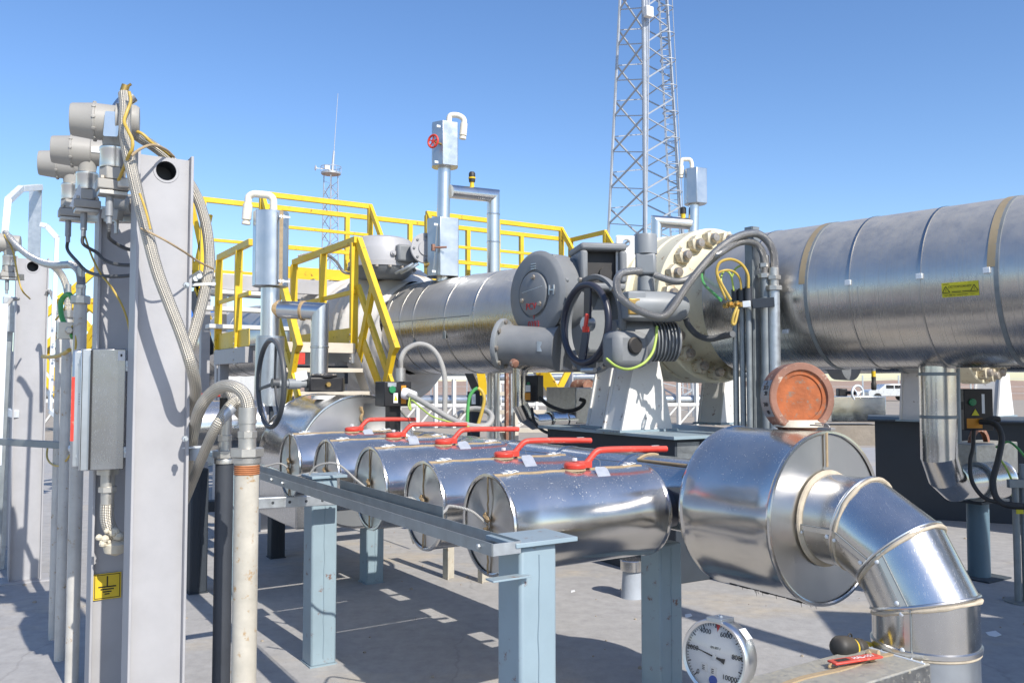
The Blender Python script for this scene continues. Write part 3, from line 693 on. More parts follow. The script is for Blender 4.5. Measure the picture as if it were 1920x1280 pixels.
# gearbox valve drum with handwheel behind the row
DV, D0, D1, DR, DZ = 2.64, 6.36, 7.36, .52, .975
o = pu(DV, D0, DZ)
t = thing('gearbox_valve', 'large arched metal drum with a black gearbox and a big dark handwheel behind the row', 'insulated valve', o - Z * DR)
g = G(); drum_shell(g, o, UX, DR, D1 - D0, 60); part('jacket', g, M['steel_plain'], t)
g = G(); g.box(pu(DV, (D0 + D1) / 2, DZ - .28), (DR * 2 - .004, D1 - D0 - .03, .42)); part('lower_skirt', g, M['steel_plain'], t, bevel=.01)
part('end_panel', creased_disc(o + UX * .004, -UX, DR - .008, 48, .004, 12), M['steel_disc'], t)
g = G(); g.tube([o - UX * .006 + VX * (.01 * sin(i * 2)) + Z * (.2 + .23 * i / 9) for i in range(10)], .013, 6); part('seam_cord', g, M['rope'], t)
gb = pu(2.50, 6.85, 1.51); gb = W(607, 716, 7.05); gb.z = 1.52
g = G(); g.lathe(gb - Z * .06, Z, [(0, 0), (0, .1), (.03, .1), (.03, 0)], 24); part('stem_sleeve', g, M['white'], t)
g = G(); g.plate([(-.15, -.09), (.13, -.09), (.17, -.03), (.17, .05), (.12, .11), (-.1, .11), (-.15, .04)], gb, VX, UX, .12); part('gearbox', g, M['black'], t, bevel=.012)
g = G(); g.lathe(gb + Z * .12, Z, [(0, .0), (0, .11), (.015, .11), (.03, .06), (.03, 0)], 24); part('gearbox_lid', g, M['black'], t)
for i in range(6):
    a = 2 * pi * i / 6; g = G(); g.bolt(gb + Z * .13 + VX * cos(a) * .095 + UX * sin(a) * .095, Z, .014, .016); part('bolt', g, M['stud'], t)
g = G(); g.bolt(gb - UX * .09 + Z * .06 + VX * .0, -UX, .022, .03); part('plug_bolt', g, M['brass'], t)
g = G(); g.cyl(gb + Z * .065 - VX * .14, gb + Z * .065 - VX * .42, .03, n=16); g.cyl(gb + Z * .065 - VX * .2, gb + Z * .065 - VX * .3, .042, n=16); part('shaft', g, M['act_light'], t)
hw = gb + Z * .07 - VX * .44
def handwheel(par, c, ax, R_, r, ns, mat, hub=.05, dish=.03, a0=.3, mat2=None):
    g = G(); g.torus(c, ax, R_, r, 48, 12); part('wheel_rim', g, mat, par)
    g = G(); g.cyl(c - ax * hub * .8 - ax * dish, c + ax * hub * .5 - ax * dish, hub, n=18); part('wheel_hub', g, mat2 or mat, par)
    e1, e2 = perp(ax)
    for i in range(ns):
        a = a0 + 2 * pi * i / ns; rd = e1 * cos(a) + e2 * sin(a)
        g = G(); g.beam(c - ax * dish + rd * hub * .8, c + rd * R_ * .985, r * (3.2 if ns == 2 else 1.25), r * .8, up=ax); part('spoke', g, mat, par, bevel=r * .25)
handwheel(t, hw, -VX, .345, .021, 3, M['wheel_grey'], .04, .03, 1.2)
g = G(); q = gb + Z * .13 - VX * .2 - UX * .03; g.box(q, (.1, .002, .075), ((VX + Z * .2).normalized(), UX, (Z - VX * .2).normalized())); part('number_tag', g, M['white_lbl'], t)
# ================================================================ BIG PIPELINE
PA = V3((3.6, 6.0, 2.305)); PD = V3((-.676, .737, 0)).normalized(); PN = V3((PD.y, -PD.x, 0))   # PD away-left, PN away-right
PR = .6
def pp(s): return PA + PD * s
def sat(px):                                            # distance along the pipe axis seen in column px
    k = (px - CX) / F; return (PA.x - k * PA.y) / (k * PD.y - PD.x)
def ringpt(s, deg, r): a = R(deg); return pp(s) + (Z * sin(a) - PN * cos(a)) * r      # 0 = towards the viewer, 90 = top
def band(par, s, r, w_, mat, name='seam_band', a0=-180, a1=180, n=72):
    g = G(); n_ = n; vs, fs = [], []
    for i in range(n_ + 1):
        a = a0 + (a1 - a0) * i / n_
        vs += [ringpt(s - w_ / 2, a, r), ringpt(s - w_ / 2, a, r + .006), ringpt(s + w_ / 2, a, r + .006), ringpt(s + w_ / 2, a, r)]
    for i in range(n_):
        for k in range(3): fs.append((4 * i + k, 4 * i + k + 1, 4 * i + 5 + k, 4 * i + 4 + k))
    g.add(vs, fs); return part(name, g, M[mat], par)
s_fl = 2.52; FD = V3((-sin(R(31)), cos(R(31)), 0)); FN = V3((FD.y, -FD.x, 0))                                        # face of the bolted flange
t = thing('clad_pipeline', 'huge metal clad pipeline with a yellow warning label running out of the right edge', 'pipeline', pp(0) - Z * PR)
s_end = s_fl - .25
g = G(); g.lathe(pp(-4.5), PD, [(0, 0), (0, PR)] + [((s_end + 4.5) * k / 24, PR) for k in range(1, 24)] + [(s_end + 4.5, PR), (s_end + 4.5, PR - .09)], 96); part('cladding', g, M['clad'], t)
for px, wd, mt in ((1575, .05, 'clad_band'), (1920, .05, 'clad_band')):
    band(t, sat(px), PR, wd, mt, 'sealant_band', 5, 150); band(t, sat(px) - .03, PR, .03, 'galv_dark', 'seam_band')
for px in (1475, 1660, 1790, 2060, 2210): band(t, sat(px), PR, .014, 'clad_strap', 'strap')
for px in (1660, 1790, 1912):
    s = sat(px); q = ringpt(s, 3, PR + .008); g = G(); g.box(q, (.045, .04, .014), (PD, Z, -PN)); part('strap_buckle', g, M['galv_white'], t, bevel=.003)
for px, a in ((1462, -32), (1535, -30)):
    g = G(); q = ringpt(sat(px), a, PR + .01); g.box(q, (.05, .03, .02), (PD, Z, -PN)); part('strap_buckle', g, M['galv_white'], t, bevel=.003)
# warning label
lw, lh = .235, .098; ls = sat(1803) - .235; la = -7.5
g = G(); vs, fs = [], []
for i in range(7):
    a = la - math.degrees(lh / 2 / PR) + math.degrees(lh / PR) * i / 6; vs += [ringpt(ls + .02 - lw / 2, a, PR + .003), ringpt(ls + .02 + lw / 2, a, PR + .003)]
for i in range(6): fs.append((2 * i, 2 * i + 1, 2 * i + 3, 2 * i + 2))
g.add(vs, fs); lb = part('warning_label', g, M['yellow_lbl'], t)
ex = -PD; nn = (-PN * cos(R(la)) + Z * sin(R(la))); ey = (Z * cos(R(la)) + PN * sin(R(la)))
def lp(a, b): q = math.degrees(b / PR); return ringpt(ls + .02, la + q, PR + .0045) + ex * a
text('lettering', 'ОСТОРОЖНО!', .021, lp(0, .018), ex, ey, M['ink'], lb)
for a_, b_, w_, h_ in ((-.03, -.018, .075, .006), (.052, -.018, .07, .006), (-.112, .047, .05, .004), (-.115, -.045, .035, .004), (-.08, -.045, .024, .007), (-.05, -.045, .02, .004), (.015, -.045, .09, .004), (.1, -.045, .04, .002)):
    g = G(); g.box(lp(a_ * .78, b_ * .82), (w_ * .78, h_ * .8, .0006), (ex, ey, nn)); part('fine_print', g, M['ink'], lb)
g = G(); g.box(lp(0, -.025), (lw * .97, .002, .0006), (ex, ey, nn)); part('rule', g, M['ink'], lb)
for sgn in (-1, 1):
    c = lp(sgn * .09, .004); g = G(); h = .042; w2 = .024
    P3 = [c + ex * a + ey * b for a, b in ((-w2, -h / 2), (w2, -h / 2), (0, h / 2))]
    for i in range(3): g.beam(P3[i], P3[(i + 1) % 3], .004, .0008, up=nn)
    g.plate([(-.003, -.012), (.003, -.002), (.0, -.002), (.004, .012), (-.004, .0), (0, 0)], c - ey * .004, ex, ey, .0006)
    part('warning_triangle', g, M['ink'], lb)

# bolted flange pair and neck
t = thing('bolted_flange', 'cream bolted flange with a ring of big rusty hex nuts between valve and pipeline', 'flange', pp(s_fl) - Z * .73)
FR = .715
g = G(); g.lathe(pp(s_fl), FD, [(0, .3), (0, FR - .012), (.012, FR), (.20, FR), (.212, FR - .01), (.212, .3)], 96); part('flange_ring', g, M['cream'], t)
g = G(); g.lathe(pp(s_fl) + FD * .245, FD, [(0, .3), (0, FR - .012), (.012, FR), (.2, FR), (.212, FR - .01), (.3, .56), (.3, .3)], 96); part('flange_ring', g, M['cream'], t)
g = G(); g.lathe(pp(s_fl) + FD * .21, FD, [(0, .5), (0, FR - .09), (.036, FR - .09), (.036, .5)], 64); part('gasket', g, M['rust_rim'], t)
g = G(); g.lathe(pp(s_fl) + FD * .002, -(FD + PD).normalized(), [(-.04, .60), (.0, .535), (.06, .50), (.16, .47), (.30, .46)], 80); part('neck', g, M['cream'], t)
ng = G(); ng.hexa((0, 0, 0), Z, .076, .08); nutm = mesh('nut', ng, V3((0, 0, 0)), M['cream_bolt'])
sg = G(); sg.lathe((0, 0, 0), Z, [(.0, .041), (.115, .041), (.122, .036), (.124, 0)], 18); studm = mesh('stud', sg, V3((0, 0, 0)), M['stud'])
for i in range(20):
    a = 360 * (i + .4) / 20; rad = Z * sin(R(a)) - FN * cos(R(a)); q = pp(s_fl) - FD * .001 + rad * .618; rot = frame(rad, -FD.cross(rad), -FD) @ Matrix.Rotation(random.uniform(0, 1), 4, 'Z')
    b = inst('nut', nutm, t, q, rot); s2 = inst('stud', studm, t, q, rot)
g = G(); e = pp(s_fl + .12) + Z * (FR - .02)                      # lifting lug
lug = ringpt(s_fl + .62, 70, .76)
g = G(); g.holed(-.10, .10, -.3, .13, 0, .05, .035, W(1172, 468, 7.9), (UX * .3 - VX).normalized() * -1, Z, .03); part('lifting_lug', g, M['white'], t, bevel=.02)

# valve body between the flange and the left clad pipe
t = thing('control_valve', 'grey control valve body behind the round geared actuator, standing on white pedestals', 'valve', pp(s_fl + 1.1) - Z * .7)
g = G(); g.lathe(pp(s_fl + .46), PD, [(0, .3), (0, .56), (.2, .58), (.35, .66), (.55, .68), (.8, .66), (1.0, .62), (1.25, .6), (1.25, .3)], 64); part('valve_body', g, M['act_grey'], t)
g = G(); g.lathe(pp(s_fl + .5), PD, [(0, .3), (0, .68), (.02, .7), (.10, .7), (.12, .68), (.12, .3)], 64); part('body_ring', g, M['cream'], t)

# white pedestals on the plinth
def ped(par_label, c, w0, w1, d_, h, ax=AX, lean=0):
    t = thing('pipe_pedestal', par_label, 'pedestal', c); X, Y, _ = ax
    for sg_, nm in ((-1, 'near'), (1, 'far')):
        g = G(); o = c + Y * (sg_ * d_ / 2) - Y * .012
        g.plate([(-w0 / 2, 0), (w0 / 2, 0), (w1 / 2, h), (-w1 / 2, h)], o + Y * .024, X, Z, .024); part('side_plate', g, M['white'], t, bevel=.002)
    for sg_ in (-1, 1):
        g = G(); a = [(c + X * (sg_ * (w0 / 2 - .03) * (1 if k == 0 else 1)) + Y * q) for k in (0,) for q in (-d_ / 2 + .014, d_ / 2 - .014)]
        b = [c + X * (sg_ * (w1 / 2 - .03)) + Y * q + Z * h for q in (-d_ / 2 + .014, d_ / 2 - .014)]
        th_ = X * (.012)
        vs = [a[0] - th_, a[1] - th_, b[1] - th_, b[0] - th_, a[0] + th_, a[1] + th_, b[1] + th_, b[0] + th_]
        g.add(vs, [(0, 1, 2, 3), (7, 6, 5, 4), (0, 4, 5, 1), (1, 5, 6, 2), (2, 6, 7, 3), (3, 7, 4, 0)]); part('web_plate', g, M['white'], t)
    g = G(); g.box(c + Z * -.01, (w0 + .08, d_ + .08, .02), (X, Y, Z)); part('foot_plate', g, M['post_blue'], t)
    return t
PZ = 1.17
cn = onz(1268, 818, PZ)                                # near corner of the plinth
PT = R(30); pX = V3((cos(PT), sin(PT), 0)); pY = V3((-sin(PT), cos(PT), 0)); PAXS = (pX, pY, Z)
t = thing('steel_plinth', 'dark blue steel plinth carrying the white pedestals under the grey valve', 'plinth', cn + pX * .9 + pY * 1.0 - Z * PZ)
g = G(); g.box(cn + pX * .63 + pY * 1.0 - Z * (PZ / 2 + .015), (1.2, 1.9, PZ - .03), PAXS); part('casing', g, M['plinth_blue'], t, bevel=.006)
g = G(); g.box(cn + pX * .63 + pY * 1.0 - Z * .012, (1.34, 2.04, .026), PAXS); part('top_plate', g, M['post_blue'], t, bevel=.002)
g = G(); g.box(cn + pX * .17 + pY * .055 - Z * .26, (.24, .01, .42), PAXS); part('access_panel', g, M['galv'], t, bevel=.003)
h1 = onz(1192, 806, PZ + .02)
ped('white steel pedestal on the plinth under the flange with a big bolt at its top', h1 + pX * .16 + pY * .18, .56, .26, .26, .62, PAXS)
h2 = onz(1112, 800, PZ + .02)
ped('white steel pedestal on the plinth behind the geared actuator, left of the bolted one', onz(1130, 799, PZ + .02) + pX * .22 + pY * .1, .50, .24, .24, .60, PAXS)
ped('white pedestal below the cream flange, behind the upright conduits on the plinth', onz(1330, 792, PZ + .02) + pX * .3 + pY * .1, .55, .32, .26, .55, (PN, PD, Z))
q = W(1222, 688, 7.6); g = G(); g.hexa(q, -PN, .09, .07); g.lathe(q - PN * .06, -PN, [(0, .05), (.09, .05), (.1, .04), (.1, 0)], 18); g.hexa(q - PN * .08 + PD * .0, -PN, .06, .02)
solo('anchor_bolt', g, M['stud'], 'big hex nut and bolt end at the top of the white pedestal beside the flange', 'bolt')

# left run of clad pipe, blanket, and the run beyond
s1, s2 = s_fl + 1.68, sat(770)
t = thing('clad_pipe', 'shiny clad pipe mirroring the yellow stair, between grey blanket and geared actuator', 'pipeline', pp((s1 + s2) / 2) - Z * PR)
g = G(); g.lathe(pp(s1), PD, [(0, .3), (0, PR)] + [((s2 - s1 + .4) * k / 16, PR) for k in range(1, 16)] + [(s2 - s1 + .4, PR), (s2 - s1 + .4, .3)], 96); part('cladding', g, M['clad'], t)
for px in (845, 905, 960): band(t, sat(px), PR, .022, 'clad_strap', 'strap')
for px in (795, 820): band(t, sat(px), PR, .012, 'clad_strap', 'seam_band')
g = G(); g.tube([ringpt(s1 + (s2 - s1) * k / 8, 4, PR + .002) for k in range(3, 9)], .006, 6); part('long_seam', g, M['galv_dark'], t)
for px, a in ((845, -22), (905, -15)):
    g = G(); g.box(ringpt(sat(px), a, PR + .01), (.05, .09, .016), (PD, Z, -PN)); part('strap_buckle', g, M['galv_dark'], t, bevel=.003)
# blanket: bulging fabric over a flanged valve
sb0, sb1 = sat(778), sat(612)
t = thing('insulation_blanket', 'baggy grey fabric blanket wrapped around the valve behind the yellow stair rail', 'insulation blanket', pp((sb0 + sb1) / 2) - Z * .8)
def blanket(g, sA, sB, prof, seed, n=72, m=34, amp=.034):
    rn = random.Random(seed); ks = [(rn.randint(2, 9), rn.uniform(2, 9), rn.uniform(0, 6.28), rn.uniform(.3, 1)) for _ in range(9)]
    vs, fs = [], []
    for i in range(m + 1):
        f = i / m
        for j in range(n):
            a = 2 * pi * j / n; x = f * (len(prof) - 1); k = min(int(x), len(prof) - 2); r = prof[k] + (prof[k + 1] - prof[k]) * (x - k)
            r += amp * sum(w_ * sin(p * a + q * f * 6 + c) for p, q, c, w_ in ks) / 2.2
            r += .05 * max(0, -sin(a)) * sin(pi * f)
            vs.append(pp(sA + (sB - sA) * f) + (Z * sin(a) - PN * cos(a)) * r)
    for i in range(m):
        for j in range(n): fs.append((i * n + j, i * n + (j + 1) % n, (i + 1) * n + (j + 1) % n, (i + 1) * n + j))
    return g.add(vs, fs)
g = G(); blanket(g, sb0 - .1, sb0 + .75, [.60, .69, .78, .86, .89, .88, .84, .76], 3); part('front_cover', g, M['blanket'], t, sharp=80)
g = G(); blanket(g, sb0 + .72, sb1, [.76, .74, .77, .82, .84, .80, .72, .64], 8); part('rear_cover', g, M['blanket'], t, sharp=80)
g = G(); g.tube([ringpt(sb0 + .73 + .02 * sin(k), -20 + k * 12, .755) for k in range(14)], .008, 6); part('lacing_cord', g, M['black'], t)
g = G(); g.tube([ringpt(sb0 + .15 + .05 * k, -25 - k * 9, .80 + .02 * (k % 2)) for k in range(6)], .007, 6); part('lacing_cord', g, M['black'], t)
g = G(); g.tube([ringpt(sb0 + .1, 60 + k * 6, .74) for k in range(10)], .010, 6); part('hem', g, M['tape'], t)
# far run and its downward bend
t = thing('far_clad_pipe', 'clad pipe seen between the treads of the left stair, bending down beyond it', 'pipeline', pp(12) - Z * PR)
s3 = sat(402); g = G(); g.lathe(pp(sb1 - .1), PD, [(0, .2), (0, PR), (s3 - sb1, PR), (s3 - sb1 + .1, PR)], 72); part('cladding', g, M['clad'], t)
for px in (420, 440, 462, 486): band(t, sat(px), PR, .03, 'clad_strap', 'strap')
ac = [pp(s3)] + [pp(s3 + 1.0 * sin(R(a)) / cos(R(11.25))) - Z * (1.0 - 1.0 * cos(R(a)) / cos(R(11.25))) for a in (11.25, 33.75, 56.25, 78.75)] + [pp(s3 + 1.0) - Z * 2.3]
for i in range(5):
    def b_(k):
        if k == 0: return (ac[1] - ac[0]).normalized()
        if k == 5: return (ac[5] - ac[4]).normalized()
        return ((ac[k] - ac[k - 1]).normalized() + (ac[k + 1] - ac[k]).normalized()).normalized()
    g = G(); g.mseg(ac[i], ac[i + 1], b_(i), b_(i + 1), PR + .004 * (i % 2), 56); part('elbow_segment', g, M['clad'], t)

# drum actuator with red digits on the blanket
c = W(716, 504, 11.0)
t = thing('drum_actuator', 'pale grey drum shaped valve actuator with the red number 39 on top of the blanket', 'actuator', c - Z * .1)
g = G(); g.lathe(c, Z, [(0, 0), (0, .43), (.06, .435), (.065, .41), (.23, .415), (.25, .405), (.36, .37), (.39, .30), (.395, 0)], 64); part('drum', g, M['drum_grey'], t)
g = G(); g.lathe(c - Z * .13, Z, [(0, 0), (0, .3), (.03, .34), (.09, .40), (.128, .42), (.128, 0)], 48); part('lower_bowl', g, M['act_grey'], t)
for i in range(16):
    a = 2 * pi * i / 16; g = G(); g.bolt(c + V3((cos(a), sin(a), 0)) * .425 - Z * .03, Z, .025, .03); part('bolt', g, M['stud'], t)
ca = V3((sin(R(-58)), -cos(R(-58)), 0)); text('number', '139', .12, c + ca * .418 + Z * .14, Z.cross(ca), Z, M['red_ink'], t, th=.002)
g = G(); cb = V3((sin(R(28)), -cos(R(28)), 0)); g.lathe(c + cb * .41 + Z * .15, cb, [(0, .035), (.03, .035), (.03, .018), (.05, .018), (.05, 0)], 16); part('plug_bolt', g, M['drum_grey'], t)
fc = W(798, 466, 10.6); fa = V3((sin(R(15)), -cos(R(15)), 0)).normalized(); fa = (-VX * .25 - UX).normalized()
g = G(); g.lathe(fc, fa, [(-.12, 0), (-.12, .1), (-.02, .12), (-.02, .19), (.01, .195), (.02, .185), (.02, .1), (.035, .09), (.035, 0)], 40); part('gear_cover', g, M['drum_grey'], t)
for i in range(8):
    e1, e2 = perp(fa); a = 2 * pi * i / 8; g = G(); g.bolt(fc + fa * .018 + (e1 * cos(a) + e2 * sin(a)) * .15, fa, .018, .015); part('bolt', g, M['act_grey'], t)
g = G(); g.box((fc + c) / 2 + Z * .05, (.3, .35, .22)); part('gear_housing', g, M['act_grey'], t, bevel=.03)
for k in (0, 1):
    g = G(); g.tube([W(742 + 10 * k, 512, 10.6), W(760 + 10 * k, 503, 10.5), W(775 + 10 * k, 494, 10.5)], .018, 8); part('strap_rod', g, M['galv'], t)
g = G(); g.tube([W(560, 480, 11.2), W(585, 475, 11.1), W(612, 478, 11), W(630, 490, 11), W(645, 510, 10.9), W(668, 512, 10.8), W(676, 505, 10.8)], .02, 8)
solo('flex_conduit', g, M['hose_grey'], 'grey flexible conduit curving into the drum actuator with the red number', 'conduit')

# geared actuator on the control valve
ad = V3((-sin(R(53)), -cos(R(53)), 0)); ac_ = W(1001, 551, 7.9); asd = Z.cross(ad).normalized()
t = thing('geared_actuator', 'dark grey round geared actuator with red stencilled letters and a big navy handwheel', 'actuator', ac_ - Z * .6)
ar = .405
g = G(); g.lathe(ac_, ad, [(-.62, 0), (-.62, .30), (-.5, .33), (-.30, .385), (-.09, .388), (-.04, ar), (-.01, ar * .93), (0, ar * .88), (.004, .225), (-.01, .22), (-.01, 0)], 72); part('gear_case', g, M['act_grey'], t)
g = G(); g.lathe(ac_, ad, [(-.01, .2), (.018, .2), (.024, .19), (.024, .0)], 48); part('round_cover', g, M['act_grey'], t)
for a in (80, 200, 320):
    q = ac_ + ad * .022 + (asd * cos(R(a)) + Z * sin(R(a))) * .155; g = G(); g.bolt(q, ad, .022, .02); part('cover_bolt', g, M['stud'], t)
g = G(); g.beam(ac_ + ad * .0245 - asd * .15 + Z * .02, ac_ + ad * .0245 + asd * .15 + Z * .06, .004, .003, up=ad); part('scratch_mark', g, M['galv'], t)
text('lettering', 'PCV', .085, ac_ + ad * .027 - Z * .12 - asd * .01, asd, Z, M['red_ink'], t, th=.002)
text('lettering', 'Y', .06, ac_ + ad * .008 - Z * .215 + asd * .01, asd, Z, M['red_ink'], t, th=.002)
text('lettering', '0393', .085, ac_ + ad * .002 - Z * .285 + asd * .0, asd, Z, M['red_ink'], t, th=.004)
text('raised_letter', 'H', .13, ac_ + ad * .006 + asd * .265 + Z * .01, asd, Z, M['galv'], t, th=.006)
for k in range(3):
    g = G(); g.box(ac_ + ad * .004 + Z * (.235 + .022 * k), (.07, .008, .01), (asd, Z, ad)); part('raised_mark', g, M['galv'], t)
rg_ = ac_ - ad * .2
for a in (15, 60, 100, 140):
    q = ac_ - ad * .06 + (asd * cos(R(a)) + Z * sin(R(a))) * .385; g = G(); g.lathe(q, ad, [(-.03, .0), (-.03, .022), (.0, .02), (.0, 0)], 10); part('lug', g, M['act_grey'], t)
# lower cylinder with left end flange, axis along the picture's left-right
bd = V3((cos(R(14)), sin(R(14)), 0)).normalized()
bl = W(947, 645, 8.0); br_ = W(1080, 655, 7.72)
cdx = (br_ - bl).normalized()
g = G(); g.lathe(bl, -cdx, [(0, .12), (0, .235), (.02, .242), (.045, .238), (.05, .2), (.05, 0)], 48); part('end_flange', g, M['act_light'], t)
for k in range(8):
    e1, e2 = perp(cdx); a = 2 * pi * k / 8 + .2; g = G(); g.bolt(bl + (e1 * cos(a) + e2 * sin(a)) * .212, cdx, .024, .02); part('bolt', g, M['stud'], t)
g = G(); g.lathe(bl, cdx, [(0, .19), (.04, .185), (.10, .18), (.42, .185), (.55, .21), (.55, 0)], 40); part('worm_case', g, M['act_grey'], t)
g = G(); g.lathe(W(962, 680, 7.78), (-UX - Z * .3), [(0, .04), (.04, .04), (.05, .028), (.05, 0)], 16); part('drain_plug', g, M['rust_rim'], t)
g = G(); g.box(bl + cdx * .42 - cdx.cross(Z).normalized() * -.186 + Z * .0, (.045, .004, .09), (cdx, UX, Z)); part('name_plate', g, M['galv'], t)
# handwheel, facing the viewer a little to the left
hc = W(1097, 607, 7.3); hd = V3((-sin(R(60)), -cos(R(60)), .02)).normalized()
g = G(); g.lathe(hc - hd * .12, hd, [(.0, .385), (.0, .42), (.05, .432), (.07, .425), (.06, .39), (.0, .385)], 56); part('wheel_housing', g, M['act_grey'], t)
q = W(1092, 610, 8.1); g = G(); g.box(q, (.50, .36, .56), (V3((cos(R(8)), sin(R(8)), 0)), V3((-sin(R(8)), cos(R(8)), 0)), Z)); part('gear_box', g, M['act_light'], t, bevel=.05)
handwheel(t, hc, hd, .335, .03, 2, M['wheel_navy'], .06, .02, R(83), M['galv'])
he, hu = perp(hd)
for a in (40, 110, 175, 240, 300, 350):
    q = hc - hd * .055 + (he * cos(R(a)) + hu * sin(R(a))) * .425; g = G(); g.bolt(q, hd, .02, .03); part('bolt', g, M['stud'], t)
q = W(1098, 606, 7.12); g = G(); g.beam(q - Z * .07 - asd * .01, q + Z * .08 + asd * .02, .03, .03); g.box(q - Z * .05, (.06, .03, .05)); part('lock_lever', g, M['red'], t, bevel=.008)
q = hc + hd * .04 - Z * .40 + asd * .04; g = G(); g.cyl(q - asd * .03, q + asd * .13, .022, n=14); part('crank_knob', g, M['galv'], t)
# right hand motor, limit switch and position box
mc = W(1150, 640, 7.15); me = W(1292, 640, 7.25); md = (me - mc).normalized()
g = G(); g.lathe(mc, md, [(0, 0), (0, .18), (.1, .19), (.30, .19), (.31, .0)], 40); part('motor_flange', g, M['act_grey'], t)
g = G(); g.lathe(mc + md * .25, md, [(0, 0), (0, .145), (.30, .145), (.31, .0)], 40); part('motor', g, M['act_grey'], t)
for k in range(8):
    g = G(); g.lathe(mc + md * (.31 + .03 * k), md, [(0, .14), (0, .17), (.009, .17), (.009, .14)], 40); part('cooling_fin', g, M['act_grey'], t)
g = G(); q = W(1180, 655, 6.95); g.box(q + UX * .05, (.36, .22, .30)); part('terminal_case', g, M['act_grey'], t, bevel=.06)
g = G(); g.lathe(q + (-UX) * .06 + Z * .03, -UX, [(0, .07), (.02, .07), (.03, .06), (.03, 0)], 28); part('terminal_cap', g, M['cover_black'], t)
bc0 = W(1172, 573, 6.95); bc1 = W(1285, 576, 7.1); bdx = (bc1 - bc0).normalized()
g = G(); g.lathe(bc0, bdx, [(0, 0), (0, .115), (.06, .125), (.40, .125), (.49, .12), (.54, .085), (.555, 0)], 40); part('position_case', g, M['act_light'], t)
g = G(); g.box(bc0 + bdx * .06, (.16, .22, .22), (bdx, Z.cross(bdx), Z)); part('terminal_box', g, M['act_light'], t, bevel=.012)
g = G(); g.box(bc0 + bdx * .0 - UX * .11 - Z * .015, (.1, .03, .13), (bdx, Z.cross(bdx), Z)); part('terminal_block', g, M['brass'], t, bevel=.008)
sc_ = W(1211, 470, 7.15)
g = G(); g.lathe(sc_, Z, [(-.03, 0), (-.03, .095), (.12, .095), (.135, .09), (.14, 0)], 36); part('switch_cap', g, M['act_light'], t)
g = G(); g.box(sc_ - Z * .12, (.17, .17, .18), ((VX - UX).normalized(), (VX + UX).normalized(), Z)); g.lathe(sc_ - Z * .36, Z, [(0, 0), (0, .075), (.15, .07), (.15, 0)], 24); part('switch_body', g, M['act_light'], t, bevel=.02)
# black square hood behind
qc = W(1120, 506, 8.0); hx = V3((cos(R(9)), sin(R(9)), 0)); hy = V3((-sin(R(9)), cos(R(9)), 0))
g = G(); o_ = [(-.19, -.19), (.19, -.19), (.19, .19), (-.19, .19)]
for a, b, c_, d_ in ((0, .185, .44, .07), (0, -.185, .44, .07)): g.box(qc + hx * a + Z * b, (c_, .5, d_), (hx, hy, Z))
for a in (-.185, .185): g.box(qc + hx * a, (.07, .5, .302), (hx, hy, Z))
part('hood', g, M['act_grey'], t, bevel=.025)
g = G(); g.box(qc + hy * .02, (.3, .3, .3), (hx, hy, Z)); g.lathe(qc + hx * .04 - Z * .05, -hy, [(0, .0), (.0, .07), (.16, .06), (.16, 0)], 14); part('hood_inside', g, M['cover_black'], t)

def hose(pts, r, mat, label, cat='hose', name='flexible_hose', group=None, n=12):
    g = G(); g.tube(pts, r, n, sub=8); return solo(name, g, M[mat], label, cat, group)
hose([W(1200, 508, 7.05), W(1180, 509, 6.95), W(1163, 514, 6.85), W(1156, 530, 6.8), W(1163, 556, 6.75), W(1190, 578, 6.75), W(1225, 592, 6.75), W(1246, 592, 6.75), W(1262, 576, 6.75), W(1282, 545, 6.75), W(1300, 520, 6.75), W(1325, 490, 6.72), W(1350, 465, 6.7), W(1385, 443, 6.66), W(1418, 438, 6.66), W(1440, 453, 6.66), W(1451, 478, 6.66), W(1452, 515, 6.66)], .031, 'hose_grey', 'longest grey flexible hose looping from the actuator up over the upright conduits')
hose([W(1228, 515, 7.05), W(1245, 522, 7.0), W(1270, 528, 6.95), W(1295, 520, 6.9), W(1320, 500, 6.9), W(1350, 475, 6.68), W(1385, 455, 6.68), W(1412, 455, 6.68), W(1428, 470, 6.68), W(1434, 495, 6.68), W(1434, 515, 6.68)], .028, 'hose_grey', 'second grey hose running inside the longest one from the switch body to the conduits')
hose([W(1286, 597, 7.1), W(1292, 612, 7.1), W(1308, 628, 7.1), W(1330, 635, 7.0), W(1352, 631, 6.9), W(1374, 626, 6.72)], .026, 'hose_dark', 'short dark hose sagging across the lower right of the cream flange')
hose([W(1232, 612, 6.9), W(1229, 640, 6.85), W(1222, 663, 6.8), W(1205, 682, 6.75), W(1178, 692, 6.75), W(1155, 686, 6.8), W(1137, 672, 6.85)], .011, 'wire_lime', 'yellow green earth wire hanging in a loop under the actuator', 'wire', 'earth_wire')

# ================================================================ UPRIGHT CONDUITS between drum and flange
def conduit(label, px0, y0, Y, r, mat, y1=None, cat='conduit', group=None, cap=None):
    top = W(px0, y0, Y); t = thing('conduit', label, cat, V3((top.x, top.y, 0)), group)
    g = G(); g.cyl(V3((top.x, top.y, 0)), top, r, n=18); part('tube', g, M[mat], t)
    if cap:
        g = G(); g.cyl(top - Z * cap, top + Z * .01, r * 1.25, n=18); part('sleeve', g, M['conduit_dark'], t)
    return t, top
conduit('thin conduit with dark sleeve at its top, first from the left in the upright row', 1378, 545, 6.8, .023, 'galv_dark', group='thin steel conduits in the row', cap=.14)
conduit('thin conduit with dark sleeve at its top, second from the left in the upright row', 1391, 543, 6.75, .023, 'galv_dark', group='thin steel conduits in the row', cap=.14)
conduit('thin conduit with dark sleeve at its top, third from the left in the upright row', 1403, 540, 6.7, .023, 'galv_dark', group='thin steel conduits in the row', cap=.14)
tp = W(1417, 425, 6.74)
